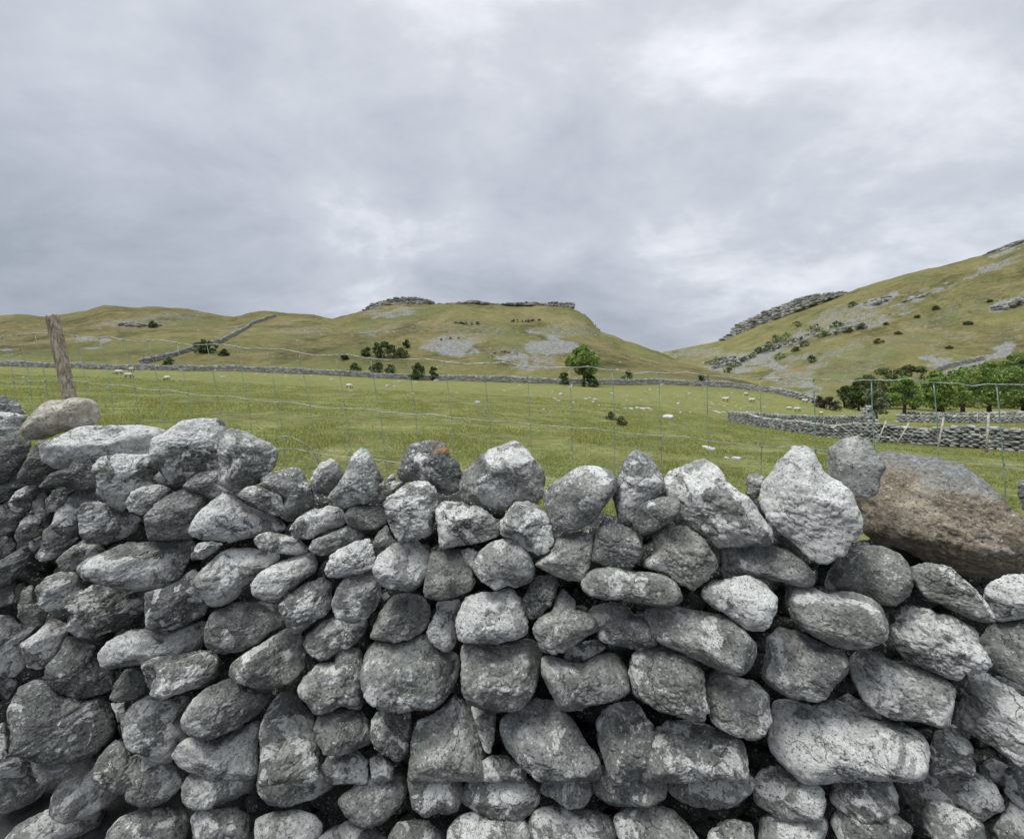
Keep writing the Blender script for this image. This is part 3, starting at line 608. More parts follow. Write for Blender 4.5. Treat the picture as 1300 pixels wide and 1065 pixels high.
tree(1053, 503, 515, 26, 90, 'brown', 'dark brown scrubby hedge bush at the end of the valley wall', 'bush', trunk=False)
tree(1040, 501, 508, 16, 92, 'brown', 'small brown bush just left of the scrubby hedge bush', 'bush', trunk=False)
# lone tree and the bushes along the valley wall
tree(741, 436, 489, 42, 108, 'light', 'lone light green tree standing at the valley wall in the middle', crown_lo=.28, dens=1.5)
tree(748, 475, 491, 28, 106, 'dark', 'dark bush round the foot of the lone tree', 'bush', trunk=False, dens=1.2)
G1 = 'bushes along the valley wall'
for x, yt, yb, w_, kd, lb in [(450, 460, 472, 20, 'dark', 'dark bush behind the wall, leftmost of the middle row'), (479, 457, 473, 24, 'dark', 'rounded bush behind the wall, second of the middle row'), (496, 460, 473, 19, 'dark', 'low bush joined to the right of the rounded bush'),
        (530, 459, 481, 23, 'dark', 'darkest bush in front of the valley wall at its middle'), (550, 464, 480, 17, 'dark', 'smaller dark bush right of the darkest one'), (213, 453, 469, 16, 'dark', 'dark bush at the corner of the two left walls'),
        (716, 470, 484, 14, 'dark', 'small dark bush left of the lone tree'), (797, 469, 478, 18, 'dark', 'flat dark bush right of the lone tree'), (891, 474, 483, 14, 'dark', 'little dark bush low on the falling ridge')]:
    tree(x, yt, yb, w_, 121 if yb < 474 or x > 790 else 113, kd, lb, 'bush', G1, trunk=False)
for x, yt, yb, w_, kd, lb in [(488, 433, 454, 42, 'dark', 'largest dark thorn tree on the lower slope of the middle hill'), (466, 440, 452, 16, 'dark', 'small thorn tree at the left of the largest one'), (509, 441, 454, 22, 'olive', 'olive thorn tree at the right of the largest one'),
        (516, 431, 441, 12, 'dark', 'little dark thorn bush above and right of the largest one'), (437, 449, 457, 12, 'brown', 'tiny brown bush seen behind the top wire'), (259, 431, 448, 30, 'dark', 'wide dark tree where the climbing wall bends'), (284, 443, 451, 13, 'dark', 'small dark bush right of the wide tree on the left slope'),
        (194, 407, 416, 9, 'dark', 'small dark bush among rocks high on the left hill')]:
    tree(x, yt, yb, w_, fhill(x, yb), kd, lb, 'bush' if w_ < 25 else 'tree', None, trunk=w_ > 25, crown_lo=.05)
SH = [(908, 459, 12), (918, 456, 9), (932, 462, 12), (945, 458, 9), (925, 470, 8), (955, 452, 8), (964, 446, 12), (975, 438, 10), (985, 431, 14), (998, 428, 12), (1010, 443, 7), (1022, 436, 9), (1036, 417, 12), (1046, 424, 10), (1062, 412, 10), (1078, 420, 8), (1095, 414, 9), (1115, 434, 12), (1140, 424, 9), (1188, 391, 8), (1228, 411, 10), (1165, 402, 7), (1125, 411, 6), (1256, 382, 6), (1012, 412, 10), (990, 452, 10), (978, 444, 9), (1030, 455, 9), (1082, 386, 8), (1205, 442, 8)]
SHL = ordered([q[0]+q[1]*.001 for q in SH], [(915, 'the dark crags by the notch'), (960, 'the foot of the long scar'), (1005, 'the middle outcrop'), (1060, 'the upper end of the outcrop'), (1120, 'the slope above the grove'), (1220, 'the open slope at right')], 'low hillside shrub, %s at %s')
for i, (x, y, w_) in enumerate(SH):
    if x > 1100: w_ *= .7
    tree(x, y-w_*.5, y+w_*.25, w_*1.6, rhill(x, y+w_*.3), 'olive' if x > 1100 else ['olive', 'mid', 'dark', 'olive'][i % 4], SHL[i], 'shrub', 'shrubs scattered over the right hillside', trunk=False, name='shrub')
for x, yt, yb, w_, lb in [(776, 522, 533, 13, 'small dark thistle clump in the field, upper left of a pair'), (789, 527, 540, 14, 'small dark thistle clump in the field, lower right of a pair')]:
    lY, yk = column(x); Y = float(np.interp(-(yb), -pchip(lY, yk, np.log(np.geomspace(6, 110, 80))), np.geomspace(6, 110, 80)))
    tree(x, yt, yb, w_, Y, 'olive', lb, 'weeds', 'thistle clumps in the field', trunk=False, name='thistle_clump')

# ------------------------------------------------------------------ sheep and loose limestone in the pasture
def field_Y(x, y, lo=6, hi=118):
    lY, yk = column(x); Ys = np.geomspace(lo, hi, 160); v = pchip(lY, yk, np.log(Ys)); return float(np.interp(-y, -v, Ys))
kw_ = NT('fleece'); gw = kw_.n('ShaderNodeTexCoord'); nw = kw_.noise(gw.outputs['Object'], 30, 4); kw_.l(kw_.ramp(nw, [(.35, (.50, .48, .42)), (.65, (.72, .70, .64))]), kw_.b.inputs['Base Color']); kw_.l(kw_.bump(nw, .8, .03), kw_.b.inputs['Normal']); M_WOOL = kw_.m
kf = NT('sheep_face'); kf.b.inputs['Base Color'].default_value = (.06, .055, .05, 1); M_FACE = kf.m
def blobv(c, r, sub=3, nz=.06, seed=0):
    V0, F0 = ICO[sub]; P = V0*np.array(r); P = P*(1+fbm(V0*4+seed, 2, seed)*nz)[:, None]; return P+np.array(c), F0
def sheep_parts(root, graze):
    # trunk, neck and thighs grown together as one fleece; bare legs with a bend; head on its neck
    Vs, Fs, n = [], [], 0
    for c, r in (((0, 0, .58), (.46, .215, .235)), ((.26, 0, .60), (.22, .19, .22)), ((-.28, 0, .60), (.23, .205, .225)), ((.44, 0, .62 if graze else .74), (.17, .11, .13)), ((-.50, 0, .54), (.05, .05, .11))):
        v, f = blobv(c, r, 3, .09, 3); Vs.append(v); Fs.append(f+n); n += len(v)
    pr = []
    for sx, sy in ((.27, .11), (.27, -.11), (-.30, .12), (-.30, -.12)):
        k_ = .03 if sx > 0 else -.05; v, f4, f3 = (tube([(sx, sy, .48), (sx+k_, sy, .26), (sx+(.0 if sx > 0 else -.02), sy, .03), (sx+.02, sy, 0)], [.06, .032, .022, .03], 7)); mesh_obj('leg', v, [f4, f3], M_FACE, root)
    Vb = np.concatenate(Vs); body_ = mesh_obj('body', Vb, np.concatenate(Fs), M_WOOL, root)
    hx, hz = (.62, .24) if graze else (.64, .84); hv = []; hn = 0; hf_ = []
    for c, r in (((hx, 0, hz), (.075, .06, .10) if graze else (.11, .06, .075)), ((hx+(.03 if graze else .09), 0, hz-(.09 if graze else .03)), (.05, .04, .05)), ((hx-.04, .085, hz+.03), (.02, .05, .02)), ((hx-.04, -.085, hz+.03), (.02, .05, .02))):
        v2, f2 = blobv(c, r, 2, .0); hv.append(v2); hf_.append(f2+hn); hn += len(v2)
    v3, f4, f3 = tube([(.46, 0, .62 if graze else .72), ((.46+hx)/2, 0, (.62+hz)/2), (hx-.02, 0, hz+.02)], [.10, .08, .055], 8); 
    mesh_obj('neck', v3, [f4, f3], M_WOOL, root); mesh_obj('head', np.concatenate(hv), np.concatenate(hf_), M_FACE, root)
protos = []
SHEEP = [(151, 475, 'left', 'white sheep grazing left of the other two near the left stretch of the valley wall', 9), (167, 472, 'right', 'white sheep closest to the left stretch of the valley wall, facing right', 9), (163, 478, 'right', 'white sheep lowest of the three near the left stretch of the valley wall', 9), (212, 482, 'left', 'single white sheep in the field below the corner bush', 7),
         (921, 509, 'right', 'white sheep in the middle of the right pasture, left of a pair', 8), (955, 510, 'left', 'white sheep right of the middle in the right pasture', 8), (947, 502, 'right', 'white sheep above the pair in the right pasture', 6), (1022, 511, 'right', 'white sheep grazing below the white gully, nearest to the valley wall', 7), (1002, 520, 'left', 'white sheep left of a close pair above the curving wall', 6), (1012, 522, 'right', 'white sheep right in a close pair above the curving wall', 8), (1042, 526, 'left', 'white sheep just above the low wall, rightmost of the flock', 6), (443, 492, 'right', 'white sheep in the field below the middle bushes', 5)]
for i, (x, y, dr, lb, wpx) in enumerate(SHEEP):
    Y = field_Y(x, y+1.5, 30, 116); p = gp(x, Y); root = empty('sheep', p); tag(root, lb, 'sheep', 'sheep grazing in the pasture')
    g2 = i % 3 != 1
    if len(protos) < 2 and (g2 not in [q[0] for q in protos]): sheep_parts(root, g2); protos.append((g2, list(root.children)))
    else:
        for ch in [q[1] for q in protos if q[0] == g2][0]:
            c = ch.copy(); COL.objects.link(c); c.parent = root
    root.rotation_euler.z = (0 if dr == 'right' else math.pi)+random.Random(i).uniform(-.4, .4)
    s_ = wpx*Y/FPX/1.15; root.scale = (s_,)*3 if .6 < s_ < 1.6 else (min(max(s_, .7), 1.6),)*3
R = np.random.RandomState(21); loose = []
for x, y, w_ in [(45, 472, 3), (282, 479, 6), (290, 481, 4), (335, 476, 3), (326, 475, 4), (362, 478, 4), (395, 477, 4), (421, 482, 6), (445, 497, 4), (492, 490, 6), (500, 490, 4), (507, 484, 5), (528, 485, 4), (535, 481, 6), (554, 483, 6), (524, 501, 5), (606, 512, 8), (700, 497, 4), (712, 501, 7), (704, 506, 4), (709, 510, 5),
                 (726, 490, 6), (724, 492, 5), (744, 507, 5), (749, 506, 4), (755, 508, 6), (753, 511, 5), (777, 501, 5), (825, 495, 4), (840, 488, 4), (793, 520, 5), (801, 520, 6), (809, 519, 7), (816, 520, 8), (823, 519, 6), (827, 521, 5), (795, 509, 3), (861, 514, 5), (864, 524, 4), (848, 531, 14), (851, 529, 7), (909, 524, 5), (913, 526, 5), (918, 525, 4),
                 (898, 570, 12), (905, 571, 9), (935, 583, 10), (923, 582, 6), (876, 524, 3), (770, 513, 3), (760, 515, 3), (783, 514, 3), (690, 520, 4), (813, 509, 3), (640, 497, 4), (728, 512, 4), (380, 480, 3), (240, 476, 3), (30, 480, 3), (90, 479, 3), (300, 490, 3), (350, 500, 3), (580, 500, 4), (660, 490, 4), (560, 495, 3), (875, 500, 3), (838, 505, 3), (905, 515, 3), (940, 520, 3), (970, 518, 4), (985, 527, 4)]:
    loose.append((x, y, w_, 0))
LRL = ordered([q[0] for q in loose], LMX, 'pale pasture rock, %s below %s')
for i in range(70): x = R.uniform(660, 960); loose.append((x, R.uniform(494, 524), R.uniform(1.2, 2.8), 0))
for i in range(75): x = R.uniform(0, 830); loose.append((x, None, R.uniform(1.4, 3.2), 1))
rk = []
for li, (x, y, w_, hill_) in enumerate(loose):
    if hill_:
        ys, yb_ = float(ip(SKYF, x)), np.interp(x, NX, NEART[:, -1]); y = ys+(yb_-ys)*R.uniform(.15, .92)
        Y = fhill(x, y)
    else: Y = field_Y(x, y)
    p = gp(x, Y); s_ = w_*Y/FPX*.5
    if len(rk) < 5:
        v, f, t = rocks_mesh([((0, 0, .15), (1, .7, .42), R.uniform(0, 3))], 60+len(rk), 3 if len(rk) < 2 else 2); t[:] = 1
        o = mesh_obj('loose_rock', v, f, M_ROCK, colors={'tone': t}); rk.append(o)
    else: o = rk[R.randint(5)].copy(); COL.objects.link(o)
    o.location = p; o.scale = (s_,)*3; o.rotation_euler.z = R.uniform(-.5, .5)
    tag(o, 'pale limestone rock lying loose on the hillside turf' if hill_ else (LRL[li] if li < len(LRL) else 'very small white rock, a mere speck in the green pasture'), 'rock', 'loose rocks on the hillside' if hill_ else 'loose rocks in the pasture')

# ------------------------------------------------------------------ grass of the near pasture
R = np.random.RandomState(3); NB_ = 300000
Yb_ = 5.0*(46/5.0)**(R.uniform(0, 1, NB_)**.8); xx = R.uniform(-40, 1340, NB_); Xb = (xx-CX)/FPX*Yb_
dn = fbm(np.stack([Xb*.8, Yb_*.8, 0*Xb], 1), 3, 91); keep = dn+R.uniform(-.5, .5, NB_) > -.18; Xb, Yb_, xx, dn = Xb[keep], Yb_[keep], xx[keep], dn[keep]
sx = np.round(xx/20)*20; zb_ = np.zeros(len(Xb))
knx = np.arange(-60, 1361, 20); tabY = np.geomspace(4.5, 50, 60); tab = np.array([pchip(*column(x), np.log(tabY)) for x in knx])
fx = (xx-knx[0])/20; i0 = np.floor(fx).astype(int); tx = fx-i0; fyv = np.interp(Yb_, tabY, np.arange(60)); j0 = np.clip(np.floor(fyv).astype(int), 0, 58); ty = fyv-j0
vv = (tab[i0, j0]*(1-tx)+tab[i0+1, j0]*tx)*(1-ty)+(tab[i0, j0+1]*(1-tx)+tab[i0+1, j0+1]*tx)*ty
zb_ = CAMZ+Yb_*(CY-vv)/FPX+bumps(Xb, Yb_)
hB = R.uniform(.02, .06, len(Xb))*(1+np.clip(dn, -.4, 1)*1.6)*(1+Yb_*.012); wB = R.uniform(.006, .012, len(Xb))*(1+Yb_*.07)
a = R.uniform(0, 6.28, len(Xb)); ln_ = R.uniform(0, .8, len(Xb)); b_ = np.stack([Xb, Yb_, zb_-.01], 1)
sd_ = np.stack([np.cos(a), np.sin(a), 0*a], 1)*wB[:, None]; tip = b_+np.stack([-np.sin(a)*ln_*hB, np.cos(a)*ln_*hB, hB], 1)
GV = np.stack([b_-sd_, b_+sd_, tip], 1).reshape(-1, 3)
gt = R.uniform(.0, 1, len(Xb)); gc = np.stack([.15+.25*gt**1.5+.08*dn, .188+.20*gt+.03*dn, .052+.13*gt**2, 1+0*gt], 1)
kg = NT('grass_blade'); ag = kg.n('ShaderNodeAttribute'); ag.attribute_name = 'blade'; kg.l(ag.outputs['Color'], kg.b.inputs['Base Color']); kg.b.inputs['Specular IOR Level'].default_value = .05
ktr = kg.n('ShaderNodeBsdfTranslucent'); kg.l(ag.outputs['Color'], ktr.inputs[0]); kmx = kg.n('ShaderNodeMixShader'); kmx.inputs[0].default_value = .45; kg.l(kg.b.outputs[0], kmx.inputs[1]); kg.l(ktr.outputs[0], kmx.inputs[2]); kg.l(kmx.outputs[0], kg.out.inputs[0])
tag(mesh_obj('grass', GV, np.arange(len(GV)).reshape(-1, 3), kg.m, smooth=False, colors={'blade': np.repeat(gc, 3, 0)}), 'short green pasture grass beyond the wall', 'grass', kind='stuff')

# ------------------------------------------------------------------ stock fence behind the wall
def fence_Y(x): u = (x-CX)/FPX; return 2.8/(1+0.2*u)
def fpt(x, y): return at(x, y, fence_Y(x))
kn = NT('galvanised_wire'); kn.b.inputs['Metallic'].default_value = .5; kn.b.inputs['Roughness'].default_value = .55; gn = kn.n('ShaderNodeNewGeometry')
kn.l(kn.ramp(kn.noise(gn.outputs['Position'], 22, 5), [(.35, (.22, .24, .22)), (.6, (.52, .54, .52))]), kn.b.inputs['Base Color']); M_WIRE = kn.m
kn = NT('weathered_stay_wire'); kn.b.inputs['Metallic'].default_value = .3; kn.b.inputs['Roughness'].default_value = .6; gn = kn.n('ShaderNodeNewGeometry')
kn.l(kn.ramp(kn.noise(gn.outputs['Position'], 14, 5), [(.35, (.13, .20, .17)), (.6, (.30, .38, .34))]), kn.b.inputs['Base Color']); M_STAY = kn.m
fence = empty('wire_fence', tuple(fpt(89, 507))); tag(fence, 'galvanised wire stock fence on a leaning wooden post, right behind the stone wall', 'fence'); FO = np.array(fence.location)
TOPK = [-88, -60, -30, 3, 24, 43, 68, 95, 126, 157, 188, 224, 262, 300, 338, 379, 425, 470, 517, 564, 615, 668, 722, 777, 837, 898, 965, 1033, 1107, 1186, 1266, 1352]
TOPL = [(-100, 431), (0, 428), (33, 424), (40, 423.5), (57, 423), (80, 423.5), (95, 426), (110, 429), (126, 429), (139, 427), (152, 430.5), (173, 433.5), (188, 432.5), (205, 431.5), (224, 435), (243, 438), (262, 437.5), (280, 436.5), (300, 440), (317, 443), (330, 442), (338, 443), (360, 443), (379, 447.5), (402, 451.5), (425, 450.5), (444, 450), (462, 454), (492, 457), (517, 456), (540, 455.5), (564, 459), (592, 462), (615, 461), (640, 460), (655, 463), (668, 465.5), (722, 466.5), (735, 466.5), (748, 465), (760, 468), (777, 470), (795, 471), (808, 474.5), (820, 472.5), (837, 473.5), (860, 474), (870, 472), (885, 475), (898, 477), (925, 478.5), (940, 482), (965, 480), (990, 480.5), (1003, 478), (1014, 481), (1033, 481.5), (1056, 482), (1073, 485.5), (1092, 482.5), (1107, 482.5), (1135, 483), (1152, 480.5), (1168, 484), (1186, 485.5), (1218, 487), (1235, 490.5), (1250, 487.5), (1266, 488), (1300, 488.5), (1370, 491)]
ROW2 = [(-100, 481), (0, 483), (36, 484), (70, 482), (88, 482.5), (110, 485.5), (122, 488), (141, 489), (154, 488.5), (173, 492), (186, 495), (205, 495.5), (221, 496), (240, 500), (256, 501.5), (276, 503), (293, 502.5), (314, 507), (330, 508), (352, 511), (371, 510.5), (394, 515), (415, 518), (439, 518.5), (458, 518), (483, 522.5), (505, 524), (528, 526.5), (548, 525.5), (574, 530), (600, 532), (622, 534.5), (645, 534.5), (672, 538.5), (700, 540.5), (725, 543), (752, 543.5), (780, 548), (805, 551), (838, 553), (868, 553.5), (900, 560), (930, 562.5), (964, 566), (1000, 567.5), (1040, 571), (1080, 574), (1118, 577), (1150, 579), (1198, 585), (1232, 588.5), (1275, 590), (1320, 593), (1370, 598)]
ROW3 = [(-100, 537), (60, 540), (120, 543), (340, 569), (358, 570), (375, 569.5), (398, 575), (425, 578), (450, 581), (475, 583), (510, 588), (560, 595), (590, 597), (640, 602), (690, 607), (730, 611), (800, 620), (900, 634), (1000, 645), (1100, 657), (1200, 668), (1300, 678), (1370, 686)]
ROW4 = [(x, y+62+max(0, x)/1300*44) for x, y in ROW3[::2]]
def strand(name, pts, r_):
    P = np.array(pts, float); xs_ = np.unique(np.concatenate([np.arange(P[0, 0], P[-1, 0], 6.0), P[:, 0]])); ys_ = np.interp(xs_, P[:, 0], P[:, 1])
    ys_ = np.convolve(np.pad(ys_, 1, mode='edge'), [.22, .56, .22], 'valid')
    path = [fpt(x, y)-FO for x, y in zip(xs_, ys_)]; v, q4, q3 = tube(path, r_, 6); mesh_obj(name, v, [q4, q3], M_WIRE, fence)
strand('strand_wire', TOPL, .0025); strand('strand_wire', ROW2, .0020); strand('strand_wire', ROW3, .0020); strand('strand_wire', ROW4, .0020)
SHX = lambda x: np.interp(x, [0, 300, 380, 520, 620, 700, 900, 1033, 1266], [14, 14, 14.5, 11, 7, 4, 1.5, 3, 9])
tl_, r2_, r3_, r4_ = (np.array(a_) for a_ in (TOPL, ROW2, ROW3, ROW4))
R = np.random.RandomState(4)
for x in TOPK:
    s_ = float(SHX(x)); pts = []
    xa = x; pts.append((xa, np.interp(xa, tl_[:, 0], tl_[:, 1]))); xb = x+s_; pts.append((xb, np.interp(xb, r2_[:, 0], r2_[:, 1])))
    xc = xb+s_*.55+R.uniform(-1, 1); pts.append((xc, np.interp(xc, r3_[:, 0], r3_[:, 1]))); xd = xc+s_*.5; pts.append((xd, np.interp(xd, r4_[:, 0], r4_[:, 1])))
    path = []
    for (xa, ya), (xb, yb) in zip(pts[:-1], pts[1:]):
        b_ = R.uniform(-1.2, 1.2)
        for t in np.linspace(0, 1, 6)[:-1]: path.append(fpt(xa+(xb-xa)*t+b_*math.sin(t*math.pi), ya+(yb-ya)*t)-FO+(0, .004, 0))
    path.append(fpt(*pts[-1])-FO)
    v, q4, q3 = tube(path, .0022 if x < 1000 else .0027, 6); st_ = mesh_obj('stay_wire', v, [q4, q3], M_STAY, fence)
    kp = [tube([fpt(xk, yk-1.0)-FO, fpt(xk+.3, yk+.2)-FO+(0, -.003, 0), fpt(xk, yk+1.4)-FO], [.003, .0046, .003], 6) for xk, yk in pts[:3]]
    v, f_ = join(kp); mesh_obj('knot', v, f_, M_STAY, st_)
# the bent loose end
lp = [(350, 560), (352, 556), (358, 554), (367, 552.5), (376, 555), (386, 560), (392, 567), (397, 576), (400, 585), (401, 594), (398, 600)]
v, q4, q3 = tube([fpt(x, y)-FO+(0, -.05*math.sin(i*.5), 0) for i, (x, y) in enumerate(lp)], .0034, 6); mesh_obj('loose_wire_end', v, [q4, q3], M_STAY, fence)
# leaning post
pt, pb = fpt(66, 400), fpt(90, 512); axis = pb-pt; pbb = pt+axis*((pt[2]-(ground_z(pb[0], pb[1])-.1))/(pt[2]-pb[2])); pr_, seg = .049, 36
ax = (pt-pbb); H_ = np.linalg.norm(ax); ax /= H_; e1_ = np.cross((0, 1, 0), ax); e1_ /= np.linalg.norm(e1_); e2_ = np.cross(ax, e1_); V_ = []; nr = 90
for i in range(nr+1):
    t = i/nr; bev = 1 if i < nr else .93
    for s_ in range(seg):
        a = 2*math.pi*s_/seg; rr = pr_*(1.06-.12*t)*bev*(1+.035*math.sin(3*a+1)+.02*vnoise(np.array([[s_*.9, t*2.5, 3]]))[0]+.02*vnoise(np.array([[s_*2.3, t*9, 7]]))[0])
        V_.append(pbb+ax*(H_*t+(.010*math.sin(a) if i == nr else 0))+rr*(math.cos(a)*e1_+math.sin(a)*e2_)-FO)
V_.append(pt-FO+ax*.003); F4 = [(i*seg+s_, i*seg+(s_+1) % seg, (i+1)*seg+(s_+1) % seg, (i+1)*seg+s_) for i in range(nr) for s_ in range(seg)]; F3 = [(nr*seg+s_, nr*seg+(s_+1) % seg, len(V_)-1) for s_ in range(seg)]
mesh_obj('wooden_post', np.array(V_), [np.array(F4), np.array(F3)], M_WOOD, fence)

